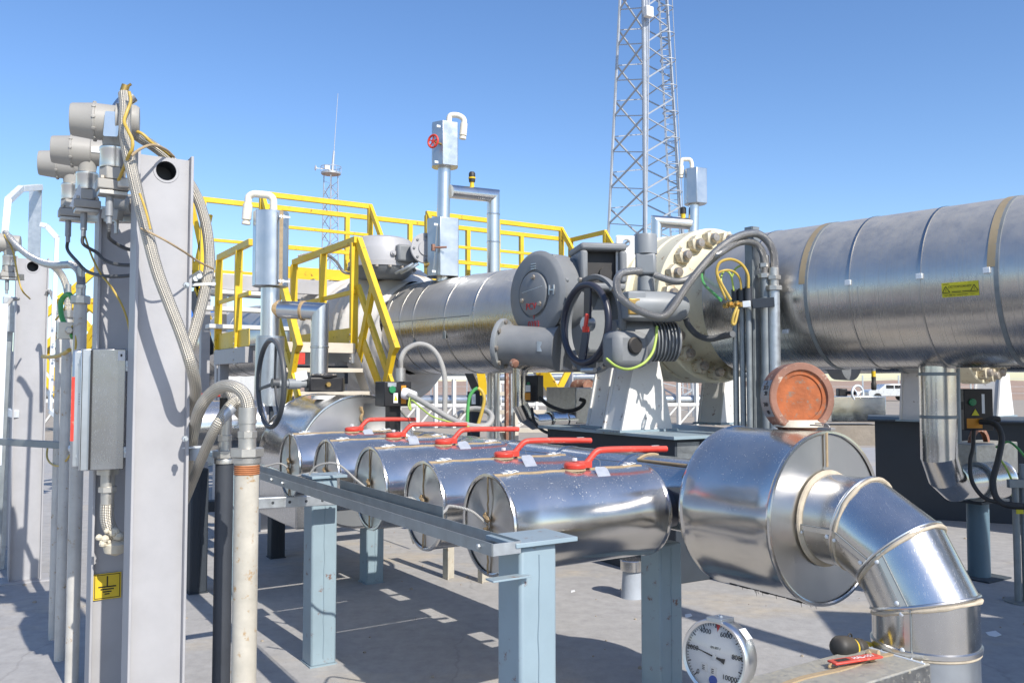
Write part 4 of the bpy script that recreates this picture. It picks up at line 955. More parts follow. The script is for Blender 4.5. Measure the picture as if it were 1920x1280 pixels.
t = thing('angle_post', 'tall bluish steel angle post in the middle of the upright conduits', 'post', V3((tp.x, tp.y, 0)))
g = G(); b0 = V3((tp.x, tp.y, 0)); g.box((b0 + tp) / 2, (.075, .008, tp.z)); g.box((b0 + tp) / 2 - VX * .04 + UX * .04, (.008, .075, tp.z)); part('angle', g, M['galv_dark'], t)
for nm, px, y0, r, lab, mt in (('a', 1434, 522, .036, 'dark steel conduit with a threaded coupling, left of the brightest one', 'galv_dark'), ('b', 1451, 545, .044, 'brightest steel conduit at the right end of the upright row, hose on top', 'galv')):
    t, top = conduit(lab, px, y0, 6.66 + (.03 if nm == 'a' else 0), r, mt)
    g = G(); g.hexa(top, Z, r * 1.5, .04, 8); g.cyl(top + Z * .035, top + Z * .12, r * .9, n=16); g.hexa(top + Z * .085, Z, r * 1.25, .035, 6); g.cyl(top + Z * .1, top + Z * .18, r * .95, n=16); part('gland', g, M['fitting'], t)
    g = G(); g.cyl(top - Z * .86, top - Z * .76, r * 1.2, n=16); part('coupling', g, M['galv_dark'], t)
a, b = W(1378, 572, 6.66), W(1452, 566, 6.56)
t = thing('clamp_bar', 'blue grey clamp bar bolted across the upright conduits', 'clamp bar', a)
g = G(); g.beam(a.lerp(b, .45), b, .015, .075); part('bar', g, M['plinth_blue'], t, bevel=.002)
g = G(); g.beam(a.lerp(b, .2), a.lerp(b, .4), .04, .05); part('terminal_strip', g, M['galv_white'], t, bevel=.003)
g = G()
for k in range(5): g.bolt(a.lerp(b, -.28 + .09 * k) + Z * (.012 * (k % 2)), -UX, .022, .04)
part('earth_bolts', g, M['brass'], t)
def wires(lst):
    for lab, mt, r, pts in lst: hose(pts, r, mt, lab, 'wire', 'earth_wire', None, 8)
wires([('orange yellow wire arching highest over the thin conduits', 'wire_yellow', 0.0115, [W(1370, 562, 6.60), W(1352, 530, 6.60), W(1344, 510, 6.60), W(1350, 492, 6.60), W(1370, 486, 6.62), W(1390, 495, 6.65), W(1402, 515, 6.65), W(1403, 540, 6.65)]),
       ('olive wire making a lower arch over the thin conduits', 'wire_yellow', 0.0095, [W(1362, 563, 6.65), W(1350, 535, 6.65), W(1345, 515, 6.65), W(1358, 507, 6.65), W(1375, 509, 6.68), W(1387, 522, 6.70), W(1390, 543, 6.70)]),
       ('green and yellow wire sloping into the brass bolts from the left', 'wire_green', 0.0115, [W(1318, 505, 7.55), W(1316, 520, 7.25), W(1322, 535, 7.05), W(1338, 550, 6.75), W(1352, 563, 6.60)]),
       ('pale green wire dropping inside the arches to the brass bolts', 'wire_lime', 0.0081, [W(1376, 545, 6.75), W(1370, 515, 6.75), W(1358, 508, 6.75), W(1352, 525, 6.70), W(1362, 550, 6.65), W(1370, 563, 6.60)]),
       ('short yellow striped wire hanging below the clamp bar', 'wire_yellow', 0.0108, [W(1382, 575, 6.60), W(1376, 590, 6.58), W(1373, 605, 6.58), W(1378, 606, 6.58), W(1384, 580, 6.60)]),
       ('pale yellow wire bending right to the angle post', 'wire_lime', 0.0081, [W(1372, 520, 6.85), W(1380, 503, 6.85), W(1395, 498, 6.85), W(1412, 508, 6.80)])])

# ================================================================ VENT POTS
def dpot(g, c, w_, h, X, Y, n=14):                     # pot with two flat front faces and a round back
    poly = [(-.5, -.18), (-.16, -.52), (.42, -.40)] + [(.5 * cos(R(a)), .5 * sin(R(a))) for a in (-15, 10, 35, 60, 85, 110, 135, 160)]
    return g.plate([(a * w_, b * w_) for a, b in poly], c - Z * h / 2, X, Y, h)
def goose(pts, r, par):
    g = G(); g.tube(pts, r, 12, sub=6); part('gooseneck', g, M['vent_cream'], par)
    d = (pts[-1] - pts[-2]).normalized(); g = G(); g.cyl(pts[-1] - d * r * 4.2, pts[-1], r * 1.28, n=14); g.cyl(pts[-1], pts[-1] + d * r * .5, r * .9, n=12); g.cyl(pts[-1] + d * r * .5, pts[-1] + d * r * 1.3, r * 1.2, n=12); part('end_fitting', g, M['vent_cream'], par)
# A: left of the gearbox valve
Y = 7.6
b0 = W(505, 745, Y)
t = thing('vent_pot', 'round vent pot with a beige streak and white gooseneck above the dark handwheel', 'vent pot', b0)
X_ = V3((1, .12, 0)).normalized(); Y_ = V3((-.12, 1, 0)).normalized()
c = W(508, 468, Y); 
g = G(); poly = [(-.5, -.12), (-.36, -.46)] + [(.5 * cos(R(a)), .5 * sin(R(a))) for a in range(-115, 185, 12)]
g.plate([(a * .305, b_ * .305) for a, b_ in poly], c - Z * .335, X_, Y_, .67); part('pot', g, M['tin'], t, bevel=.004)
fr = W(527, 465, Y - .15); g = G(); g.beam(fr - Z * .33, fr + Z * .33, .032, .006, up=-Y_); part('sealant_streak', g, M['tape'], t)
for dz in (-.28, .29):
    g = G(); q = W(533, 468, Y - .135) + Z * dz; g.box(q, (.1, .012, .02)); g.box(q - X_ * .02, (.035, .025, .035)); part('buckle', g, M['galv_white'], t, bevel=.003)
g = G(); g.cyl(W(507, 540, Y), W(506, 632, Y), .083, n=32); part('stem', g, M['steel_disc'], t)
g = G(); g.cyl(W(507, 630, Y), W(503, 760, Y), .125, n=36); part('lower_jacket', g, M['tin'], t)
g = G(); g.lathe(W(507, 636, Y), Z, [(0, .127), (.012, .11), (.03, .084)], 32); part('sealant_collar', g, M['tape'], t)
goose([W(513, 400, Y), W(513, 385, Y), W(512, 374, Y), W(505, 367, Y), W(490, 365, Y), W(476, 364, Y), W(467, 369, Y), W(465, 380, Y), W(462, 412, Y)], .033, t)
e0, e1_, e2_ = W(522, 580, Y), W(600, 584, Y - .1), W(598, 705, Y - .1)
nb = ((e1_ - e0).normalized() + (e2_ - e1_).normalized()).normalized()
g = G(); g.mseg(e0, e1_, (e1_ - e0).normalized(), nb, .078, 36); part('side_pipe', g, M['steel_disc'], t)
g = G(); g.mseg(e1_, e2_, nb, (e2_ - e1_).normalized(), .077, 36); part('drop_pipe', g, M['steel_disc'], t)
g = G(); d_ = (e1_ - e0).normalized(); g.lathe(e0.lerp(e1_, .6), d_, [(-.014, .078), (-.01, .088), (.01, .088), (.014, .078)], 32); g.lathe(e0, d_, [(-.02, .086), (.005, .083), (.02, .078)], 32); part('joint_bead', g, M['rope'], t)
g = G(); q = e1_.lerp(e2_, .55); g.lathe(q, Z, [(-.01, .077), (-.006, .082), (.006, .082), (.01, .077)], 32); part('seam_band', g, M['steel_plain'], t)
# B: on the clad pipe, tall
Y = 10.6
t = thing('vent_pot', 'tall double box vent with red handwheel rising from the shiny clad pipe', 'vent pot', W(830, 525, Y))
X_ = V3((1, .25, 0)).normalized(); Y_ = V3((-.25, 1, 0)).normalized()
g = G(); dpot(g, W(830, 466, Y), .40, .72, X_, Y_); part('lower_box', g, M['tin'], t, bevel=.004)
g = G(); dpot(g, W(834, 274, Y), .335, .55, X_, Y_); part('upper_box', g, M['tin'], t, bevel=.004)
g = G(); g.cyl(W(830, 540, Y), W(831, 518, Y), .085, n=24); part('stem', g, M['steel_disc'], t)
g = G(); g.cyl(W(831, 416, Y), W(833, 312, Y), .082, n=32); part('stem', g, M['steel_disc'], t)
goose([W(842, 232, Y), W(842, 224, Y), W(845, 217, Y), W(855, 216, Y), W(864, 219, Y), W(870, 226, Y), W(869, 242, Y), W(868, 254, Y)], .036, t)
q = W(812, 265, Y - .28); handwheel(t, q, (-X_ * .75 - Y_ * .65).normalized(), .075, .014, 5, M['red'], .02, 0, .2)
g = G(); g.cyl(q, q + (X_ * .75 + Y_ * .65) * .2, .015, n=10); part('valve_stem', g, M['brass'], t)
q = W(812, 464, Y - .25); g = G(); g.cyl(q, q + X_ * .16 - Y_ * .05 + Z * .003, .012, n=8); g.box(q, (.035, .035, .08)); part('lever', g, M['rust_rim'], t)
g = G(); g.cyl(W(795, 497, Y - .1), W(806, 495, Y - .1), .035, n=14); part('brass_plug', g, M['brass'], t)
for px, py in ((822, 237), (818, 304), (817, 421), (813, 509)):
    g = G(); q = W(px, py, Y - .22); g.box(q, (.05, .02, .03)); part('buckle', g, M['galv_white'], t, bevel=.003)
g = G(); a_ = W(819.5, 425, Y - .215); b_2 = W(812.5, 516, Y - .215); g.beam(a_, b_2, .012, .012); part('door_gap', g, M['galv_dark'], t)
e0, e1_, e2_ = W(843, 359, Y), W(925, 367, Y + .5), W(925, 512, Y + .55); nb = ((e1_ - e0).normalized() + (e2_ - e1_).normalized()).normalized()
g = G(); g.mseg(e0, e1_, (e1_ - e0).normalized(), nb, .085, 32); part('side_pipe', g, M['steel_disc'], t)
e2_.z = 2.0; g = G(); g.mseg(e1_, e2_, nb, (e2_ - e1_).normalized(), .084, 32); part('drop_pipe', g, M['steel_disc'], t)
for f in (.12, .3, .55, .75):
    g = G(); g.lathe(e1_.lerp(e2_, f), Z, [(-.012, .084), (-.006, .09), (.006, .09), (.012, .084)], 32); part('seam_band', g, M['steel_plain'], t)
q = W(885, 350, Y + .25)
t = thing('capped_plug', 'small yellow and black capped plug standing on the horizontal arm of the tall vent', 'plug', q)
g = G(); g.lathe(q, Z, [(-.03, 0), (-.03, .03), (.06, .026), (.06, 0)], 16); part('yellow_body', g, M['yellow'], t)
g = G(); g.lathe(q, Z, [(.06, 0), (.06, .04), (.10, .042), (.10, 0)], 16); g.lathe(q, Z, [(.12, 0), (.12, .042), (.17, .042), (.19, .03), (.19, 0)], 16); part('black_cap', g, M['rubber'], t)
g = G(); g.lathe(q, Z, [(.10, 0), (.10, .046), (.12, .046), (.12, 0)], 16); part('yellow_ring', g, M['yellow'], t)
# C: behind the flange
Y = 8.9
t = thing('vent_pot', 'vent pot with a white gooseneck behind the cream flange, in front of the lattice tower', 'vent pot', W(1300, 440, Y))
g = G(); dpot(g, W(1303, 351, Y), .225, .37, X_, Y_); part('pot', g, M['tin'], t, bevel=.004)
g = G(); g.cyl(W(1299, 460, Y), W(1301, 384, Y), .056, n=28); part('stem', g, M['steel_disc'], t)
goose([W(1297, 318, Y), W(1297, 308, Y), W(1294, 300, Y), W(1286, 299, Y), W(1279, 300, Y), W(1277, 308, Y), W(1277, 328, Y)], .022, t)
e0, e1_, e2_ = W(1296, 420, Y), W(1231, 415, Y + .0), W(1231, 470, Y + .0); nb = ((e1_ - e0).normalized() + (e2_ - e1_).normalized()).normalized()
g = G(); g.mseg(e0, e1_, (e1_ - e0).normalized(), nb, .06, 28); part('side_pipe', g, M['steel_disc'], t)
g = G(); g.mseg(e1_, e2_, nb, (e2_ - e1_).normalized(), .06, 28); part('drop_pipe', g, M['steel_disc'], t)
q = W(1281, 406, Y)
t = thing('capped_plug', 'tiny yellow and black capped plug on the pipe arm in front of the lattice tower', 'plug', q)
g = G(); g.lathe(q, Z, [(-.03, 0), (-.03, .025), (.03, .024), (.03, 0)], 14); part('yellow_body', g, M['yellow'], t)
g = G(); g.lathe(q, Z, [(.03, 0), (.03, .032), (.09, .032), (.1, .02), (.1, 0)], 14); part('black_cap', g, M['rubber'], t)
# ================================================================ YELLOW BRIDGE AND STAIRS
def bar(par, name, a, b, w_=.05, h=.05, mat='yellow', up=Z, bevel=.003, ext=0):
    g = G(); g.beam(a, b, w_, h, up, ext); return part(name, g, M[mat], par, bevel=bevel)
FU, BU, DK, RT = 11.55, 12.45, 3.05, 4.16
t = thing('yellow_footbridge', 'yellow railed footbridge high over the pipeline, railings against the sky', 'footbridge', pu(6, 12, 0))
V0, V1 = 2.75, 9.2
def rail(par, pts, z0, z1, mid=(.5,), posts=None, toe=True, pw=.07, th=.06):
    for a, b in zip(pts, pts[1:]):
        bar(par, 'top_rail', a + Z * z1, b + Z * z1, .06, th * 1.2, ext=.02)
        for m_ in mid: bar(par, 'mid_rail', a + Z * (z0 + (z1 - z0) * m_), b + Z * (z0 + (z1 - z0) * m_), .035, .045)
        if toe: bar(par, 'toe_board', a + Z * (z0 + .07), b + Z * (z0 + .07), .008, .15, bevel=0)
        n_ = posts or max(1, round((b - a).length / 1.15))
        for k in range(n_ + 1): bar(par, 'post', a.lerp(b, k / n_) + Z * (z0 - .1), a.lerp(b, k / n_) + Z * (z1 - .03), pw, pw, up=UX)
rail(t, [pu(V0, BU), pu(V1, BU)], DK, RT + .02, (.5,))
rail(t, [pu(3.32, FU), pu(4.9, FU)], DK, RT, (.36, .62))
rail(t, [pu(5.83, FU), pu(8.34, FU)], DK, RT, (.36, .58))
rail(t, [pu(V1, BU), pu(V1, FU - .1)], DK, RT + .02, (.5,))
for u_ in (FU - .03, BU + .03): bar(t, 'deck_channel', pu(V0, u_, DK - .13), pu(V1, u_, DK - .13), .08, .20, 'grey_paint')
for k in range(26):
    v_ = V0 + .05 + k * (V1 - V0 - .1) / 25; bar(t, 'grating_bar', pu(v_, FU, DK - .02), pu(v_, BU, DK - .02), .02, .04, 'galv_dark', bevel=0)
for k in range(6):
    u_ = FU + .1 + k * (BU - FU - .2) / 5; bar(t, 'grating_rod', pu(V0, u_, DK - .03), pu(V1, u_, DK - .03), .012, .02, 'galv_dark', bevel=0)
for v_, u0 in ((4.9, FU), (5.83, FU), (8.34, FU), (9.2, FU - .1), (3.32, FU)):
    bar(t, 'stair_rail', pu(v_, u0, RT), pu(v_, u0 - .62, RT - .78), .05, .08); bar(t, 'stair_post', pu(v_, u0 - .6, RT - .85), pu(v_, u0 - .6, RT - 1.5), .05, .05, up=UX)
for v_ in (V0 + .05, V1 - .05):
    for u_ in (FU, BU): bar(t, 'bridge_leg', pu(v_, u_, 0), pu(v_, u_, DK - .23), .12, .12, 'grey_paint', up=UX)

# landing with handrails and the lower stair
LV0, LV1, LU0, LU1, LZ = 2.68, 3.63, 9.0, 11.2, 2.03
t = thing('stair_landing', 'grey landing with yellow handrails and a short stair going down behind the drum', 'stair', pu(3.1, 10, 0))
bar(t, 'edge_beam', pu(LV0, 9.75, LZ - .12), pu(LV0, LU1, LZ - .12), .09, .18, 'grey_paint'); bar(t, 'edge_beam', pu(LV1, LU0, LZ - .12), pu(LV1, LU1, LZ - .12), .09, .18, 'grey_paint')
bar(t, 'front_nosing', pu(LV0 - .05, LU0 - .03, LZ - .055), pu(LV1, LU0 - .03, LZ - .055), .05, .11, 'tread')
g = G(); g.box(pu((LV0 + LV1) / 2, (LU0 + LU1) / 2, LZ - .012), (LV1 - LV0, LU1 - LU0, .02)); part('deck', g, M['galv_dark'], t)
def siderail(v_, ua, ub, z0, z1, posts):
    bar(t, 'top_rail', pu(v_, ua, z1), pu(v_, ub, z1), .06, .075, ext=.02); bar(t, 'mid_rail', pu(v_, ua, (z0 + z1) / 2), pu(v_, ub, (z0 + z1) / 2), .03, .05)
    bar(t, 'toe_board', pu(v_, ua, z0 + .08), pu(v_, ub, z0 + .08), .008, .2, bevel=0)
    for u_ in posts:
        bar(t, 'post', pu(v_, u_, z0 - .06), pu(v_, u_, z1 - .03), .085, .055, up=UX)
        g = G(); q = pu(v_ - .02, u_, z0 - .12); g.box(q - UX * .0, (.03, .085, .2)); pl = part('post_foot', g, M['white'], t)
        for dz in (-.05, .05, .14, .22):
            g = G(); g.bolt(q + Z * dz - VX * .015 - UX * .0, (-VX), .014, .014); part('bolt', g, M['stud'], t)
siderail(LV0, 9.75, LU1, LZ, 3.19, (10.25, LU1))
siderail(LV1, LU0 - .05, LU1 - .1, LZ, 3.19, (LU0, 10.0, LU1 - .1))
# stair down towards the viewer
SN, DU, DZ_ = 6, 1.62, 1.95
for v_ in (LV0 - .06, LV1):
    bar(t, 'stringer', pu(v_, LU0 - .03, LZ - .16), pu(v_, LU0 - DU, .12), .012, .19, 'tread' if v_ > 3 else 'grey_paint', bevel=0)
    a, b = pu(v_ + .03, LU0 - .05, 3.19), pu(v_ + .03, LU0 - 1.07, 1.92)
    bar(t, 'stair_rail', a, b, .06, .095); bar(t, 'stair_mid_rail', a - Z * .52, b - Z * .47, .04, .075)
    bar(t, 'stair_brace', pu(v_ + .03, LU0 - .12, LZ + .1), pu(v_ + .03, LU0 - 1.0, 1.2), .02, .12, bevel=.002)
    for f in (.42, .95): q = a.lerp(b, f); bar(t, 'stair_post', q, q - Z * .85 + UX * .42, .05, .09, up=UX)
for k in range(1, 7):
    f = k / 7; g = G(); g.box(pu((LV0 + LV1) / 2 - .03, LU0 - .03 - DU * f * .82, LZ - .06 - .245 * k), (LV1 - LV0 + .04, .24, .045)); part('tread', g, M['tread'], t, bevel=.004)
for v_ in (LV0 + .05, LV1 - .05):
    for u_ in (LU0 + .25, LU1 - .1): bar(t, 'landing_leg', pu(v_, u_, 0), pu(v_, u_, LZ - .2), .11, .11, 'grey_paint', up=UX)
bar(t, 'cross_beam', pu(LV0, LU0 + .2, LZ - .35), pu(LV1, LU0 + .2, LZ - .35), .1, .2, 'plinth_blue')
g = G(); g.box(pu(3.0, 9.6, .95), (.5, .9, .9)); part('under_box', g, M['plinth_blue'], t, bevel=.01)
# steps from the landing up to the bridge
for k in range(4):
    z_ = 2.32 + .24 * k; g = G(); g.box(pu(2.75, 11.1 + .2 * k, z_ - .02) + VX * .35, (1.15, .22, .05)); part('upper_tread', g, M['far_white'], t, bevel=.004)
g = G(); g.box(W(563, 672, 9.0), (.1, .02, .12)); solo('red_plate', g, M['red'], 'small red plate among the yellow stair braces behind the handwheel', 'plate', bevel=.004)

# second stair under the pipe: light treads and yellow V brace
t = thing('rear_stair', 'light stepped stair with yellow rails seen in the shade under the pipeline', 'stair', V3((.2, 13, 0)))
for k, (y_, x0, x1) in enumerate(((738, 930, 1046), (772, 932, 1040), (806, 930, 1062))):
    Y_2 = 13.2 - .35 * k; bar(t, 'tread', W(x0, y_, Y_2), W(x1, y_, Y_2), .22, .06, 'tread')
bar(t, 'stringer', W(876, 690, 13.4), W(905, 755, 13.0), .03, .2, 'cover_black'); bar(t, 'stringer', W(1002, 690, 13.4), W(1045, 770, 12.7), .03, .14, 'tread')
bar(t, 'stringer', W(926, 760, 12.9), W(946, 830, 12.5), .03, .1, 'tread')
for px in (950, 959): bar(t, 'upright', V3(((px - CX) / F * 12.4, 12.4, 0)), W(px, 690, 12.4), .05, .05, 'rust_rim' if px < 955 else 'galv', up=UX)
bar(t, 'upright', V3(((967 - CX) / F * 12.3, 12.3, 0)), W(967, 772, 12.3), .06, .06, 'tread', up=UX)
bar(t, 'rail_brace', W(1013, 690, 11.3), W(1046, 746, 11.2), .04, .17); bar(t, 'rail_brace', W(1068, 690, 11.3), W(1042, 742, 11.2), .04, .08)
bar(t, 'rail_brace', W(900, 690, 12.2), W(908, 740, 12.2), .03, .12)
bar(t, 'cross_brace', W(968, 800, 12), W(1000, 782, 12), .03, .05, 'white')

# far left stair between the columns
t = thing('left_stair', 'yellow stair rails crossing behind the grey columns at the left', 'stair', W(130, 720, 11))
for (x0, y0), (x1, y1), h in (((60, 612), (186, 500), .09), ((150, 560), (186, 590), .08), ((112, 552), (190, 640), .09), ((128, 575), (186, 560), .06), ((72, 660), (186, 558), .08), ((70, 660), (128, 735), .10), ((118, 600), (118, 735), .09), ((186, 600), (150, 665), .09), ((68, 690), (100, 650), .07), ((75, 700), (120, 760), .08), ((186, 625), (140, 690), .09)):
    bar(t, 'rail', W(x0, y0, 11), W(x1, y1, 11.2), .05, h)
# and the yellow braces right behind the main column
t = thing('stair_bracing', 'yellow stair braces between the main grey column and the landing posts', 'stair', W(375, 640, 12))
for (x0, y0), (x1, y1), h in (((358, 375), (385, 500), .07), ((392, 402), (366, 520), .10), ((352, 470), (392, 600), .08), ((385, 470), (362, 575), .07), ((356, 510), (400, 512), .06), ((378, 540), (392, 650), .08)):
    bar(t, 'rail', W(x0, y0, 12.3), W(x1, y1, 12.3), .05, h)
bar(t, 'dark_brace', W(357, 548, 12.1), W(398, 664, 12.1), .05, .12, 'plinth_blue')

# ================================================================ LATTICE TOWERS
def tower(name, label, c, w0, w1, H, rot, ph, rl, rb, ladder=True, z_top=None, ns=6):
    t = thing(name, label, 'lattice tower', c); c = V3(c)
    def leg(k, z): a = rot + k * pi / 2; q = w0 + (w1 - w0) * min(z, H) / H; return c + V3((cos(a) * q, sin(a) * q, z))
    for k in range(4): g = G(); g.tube([leg(k, 0), leg(k, H)], rl, ns); part('leg', g, M['tower_steel'], t)
    n_ = int(H / ph)
    for k in range(4):
        for i in range(n_):
            z0 = i * ph + (.0 if k % 2 == 0 else ph * .3); z1 = min(z0 + ph * .72, H)
            bar(t, 'brace', leg(k, z0), leg((k + 1) % 4, z1), rb * 1.5, rb * 1.5, 'tower_steel', bevel=0); bar(t, 'brace', leg((k + 1) % 4, z1), leg(k, min(z0 + ph, H)), rb, rb, 'tower_steel', bevel=0)
    return t, leg
TC = V3(((1211 - CX) / F * 40, 40, 0))
t, leg = tower('lattice_tower', 'tall grey lattice tower with a caged ladder rising out of the top edge', TC, 2.19, .93, 23, R(-98), 1.72, .075, .045)
ld_ = lambda x, z: leg(1, z).lerp(leg(2, z), .25) + V3((.1 + x, -.25, 0))
g = G(); g.tube([ld_(-.2, 0), ld_(-.2, 23)], .028, 5); g.tube([ld_(.2, 0), ld_(.2, 23)], .028, 5)
for i in range(75): g.beam(ld_(-.2, .3 * i + .3), ld_(.2, .3 * i + .3), .025, .025)
part('ladder', g, M['tower_steel'], t)
for i in range(16):
    q = ld_(0, 3 + 1.25 * i); g = G(); g.torus(q + V3((0, -.3, 0)), Z, .36, .025, 20, 5); part('cage_hoop', g, M['tower_steel'], t)
for a in (-.33, .33): g = G(); g.tube([ld_(a, 2.6) + V3((0, -.4, 0)), ld_(a, 22.5) + V3((0, -.4, 0))], .02, 5); part('cage_bar', g, M['tower_steel'], t)
for a in (.05, .12, .2):
    g = G(); g.tube([leg(3, 0).lerp(leg(0, 0), .8) + V3((a + .1, -.2, 0)), leg(0, 23) + V3((a + .12, -.1, 0))], .035, 6); part('feeder_cable', g, M['tower_steel'], t)
g = G(); q = W(1216, 23, 38.5); g.box(q, (.42, .25, .5)); part('white_box', g, M['white'], t, bevel=.03)
FT = V3(((617 - CX) / F * 150, 150, 0))
t, leg = tower('antenna_tower', 'distant slim lattice tower with a small platform and a whip antenna', FT, 1.75, 1.2, 38.6, R(-80), 2.6, .10, .07, ns=4)
g = G(); g.lathe(FT + Z * 38.4, Z, [(0, 0), (0, 1.75), (.35, 1.75), (.35, 0)], 10); part('platform', g, M['tower_steel'], t)
g = G(); g.torus(FT + Z * 39.7, Z, 1.8, .06, 16, 5)
for k in range(8): g.beam(FT + V3((1.8 * cos(k * pi / 4), 1.8 * sin(k * pi / 4), 38.6)), FT + V3((1.8 * cos(k * pi / 4), 1.8 * sin(k * pi / 4), 39.8)), .07, .07)
part('platform_rail', g, M['tower_steel'], t)
g = G(); g.cyl(FT + V3((.2, 0, 38.6)), FT + V3((.5, 0, 42.6)), .3, .18, n=8); g.cyl(FT + V3((.5, 0, 42.6)), FT + V3((1.1, 0, 53)), .07, .04, n=6); part('whip_antenna', g, M['tower_steel'], t)
g = G(); q = FT + V3((-2.4, -.5, 39.4)); g.lathe(q, V3((-1, -.5, 0)), [(0, .1), (.25, .5), (.3, .5), (.3, 0)], 14); g.beam(q, FT + Z * 39.2, .1, .1); g.box(FT + V3((-.6, -.6, 39.5)), (.9, .5, .7)); part('dish', g, M['white'], t)

# ================================================================ SECOND PIPELINE, RIGHT UNDERSIDE
P2 = PN * 3.6 + PD * 1.2
t = thing('rear_pipeline', 'second clad pipeline behind the first, only its shaded belly in view', 'pipeline', pp(1) + P2 - Z * PR)
g = G(); g.lathe(pp(-3) + P2, PD, [(0, 0), (0, PR), (6.2, PR), (6.2, 0)], 64); part('cladding', g, M['clad'], t)
for s in (-1.0, .2, 1.1, 2.0, 2.7): g = G(); g.lathe(pp(s) + P2, PD, [(-.02, PR), (-.018, PR + .006), (.018, PR + .006), (.02, PR)], 64); part('strap', g, M['galv_dark'], t)
q = onz(1600, 745, 1.0)
for k, (px, py, Y_2, lab) in enumerate(((1596, 697, 9.5, 'round dark bulge hanging under the pipeline above the plinth, left of the small handwheel'),)):
    g = G(); q = W(px, py - 14, Y_2); g.lathe(q, -UX, [(-.2, 0), (-.2, .17), (.0, .18), (.02, .12), (.02, 0)], 28); solo('drain_boss', g, M['act_grey'], lab, 'drain')
q = W(1638, 706, 9.2); t = thing('capped_plug', 'yellow and black capped plug hanging under the pipeline against the desert', 'plug', q)
g = G(); g.lathe(q + Z * .06, -Z, [(0, 0), (0, .022), (.06, .022), (.06, 0)], 14); part('yellow_body', g, M['yellow'], t)
g = G(); g.lathe(q, -Z, [(0, 0), (0, .024), (.06, .022), (.07, .028), (.13, .028), (.145, .02), (.145, 0)], 14); part('black_cap', g, M['rubber'], t)
g = G(); g.lathe(q + Z * .06, Z, [(0, .022), (.12, .022), (.12, 0)], 12); part('neck', g, M['galv_dark'], t)
# flange and pedestal farther right
fq = W(1838, 640, 9.0)
t = thing('rear_flange', 'second cream bolted flange in the shade below the pipeline at the right', 'flange', fq - Z * .7)
fq.z = 2.28
g = G(); g.lathe(fq, -PD, [(-.4, .3), (-.4, .66), (-.2, .66), (-.2, .6), (-.16, .6), (-.16, .7), (.04, .7), (.05, .69), (.05, .5), (.2, .45), (.2, 0)], 56); part('flange_ring', g, M['cream'], t)
for i in range(20):
    a = 2 * pi * i / 20; rad = PN * cos(a) + Z * sin(a); o = inst('nut', nutm, t, fq - PD * .05 + rad * .61, frame(rad, -PD.cross(rad), -PD)); o = inst('stud', studm, t, fq - PD * .05 + rad * .61, frame(rad, -PD.cross(rad), -PD))
pb = onz(1862, 778, 1.16)
ped('pale pedestal below the shaded second flange at the right edge', pb, .6, .3, .3, .55, (PN, PD, Z))
ped('pale rusty edged pedestal plate standing against the desert, left of the down pipe', onz(1722, 786, 1.16) + PN * .0, .30, .14, .3, .62, (PN, PD, Z))
a0_ = onz(1640, 788, 1.14)
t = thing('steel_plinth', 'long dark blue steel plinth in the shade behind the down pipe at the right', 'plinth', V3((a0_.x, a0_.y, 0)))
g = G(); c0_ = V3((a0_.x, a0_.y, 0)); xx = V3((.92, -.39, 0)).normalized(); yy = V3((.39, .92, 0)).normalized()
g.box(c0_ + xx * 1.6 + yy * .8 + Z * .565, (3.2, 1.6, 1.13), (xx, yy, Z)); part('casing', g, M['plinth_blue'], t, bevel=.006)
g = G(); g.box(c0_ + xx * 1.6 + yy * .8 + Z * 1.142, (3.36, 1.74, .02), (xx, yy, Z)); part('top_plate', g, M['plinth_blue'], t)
# down pipe with elbow and jacketed valve
dq = pp(sat(1757)); xq = pp(sat(1757)); dz0 = 1.72
pts = [V3((xq.x, xq.y, 1.95)), V3((xq.x, xq.y, 1.13))]
el = V3((xq.x, xq.y, 0)); ed = (VX * .97 + UX * .05).normalized()
ang = [(.30 * (1 - cos(R(a)) / cos(R(15))), .30 * sin(R(a)) / cos(R(15))) for a in (15, 45, 75)]
pts = [el + Z * 1.95] + [el + ed * a + Z * (1.12 - b) for a, b in ang] + [el + ed * .62 + Z * .82]
t = thing('down_pipe', 'polished down pipe with a segmented elbow under the big pipeline at the right', 'pipe', el + Z * .8)
for i in range(4):
    def b3(k):
        if k == 0: return (pts[1] - pts[0]).normalized()
        if k == 4: return (pts[4] - pts[3]).normalized()
        return ((pts[k] - pts[k - 1]).normalized() + (pts[k + 1] - pts[k]).normalized()).normalized()
    g = G(); g.mseg(pts[i], pts[i + 1], b3(i), b3(i + 1), .128, 44); part('clad_segment', g, M['steel_plain'], t)
for z_ in (1.66, 1.34):
    g = G(); g.lathe(el + Z * z_, Z, [(-.012, .128), (-.01, .134), (.01, .134), (.012, .128)], 44); part('seam_band', g, M['galv_dark'], t)
g = G(); g.tube([el + VX * .11 - UX * .09 + Z * 1.9, el + VX * .11 - UX * .09 + Z * 1.15], .02, 8); part('side_tube', g, M['galv_dark'], t)
pv = pts[-1]
g = G(); drum_shell(g, pv - ed * .08, ed, .15, .36, 44); part('valve_jacket', g, M['steel_plain'], t)
g = G(); g.lathe(pv + ed * .0 - ed * .1, ed, [(0, .13), (0, .15), (.02, .155), (.04, .15)], 40); part('seam_band', g, M['galv_dark'], t)
g = G(); g.box(pv + ed * .22 + UX * .12 + Z * .16, (.62, .3, .26)); part('box_jacket', g, M['dusty_tin'], t, bevel=.008)
g = G(); q = pv + ed * .18 + UX * .1 + Z * .28; g.lathe(q, -UX, [(-.02, .10), (-.02, .13), (.02, .13), (.02, .10)], 32); part('yoke_ring', g, M['rust_rim'], t)
ptp = V3(((1826 - CX) / F * 7.1, 7.1, 0))
t = thing('round_post', 'blue round post, shade put into its colour, under the jacketed valve at the right', 'post', ptp)
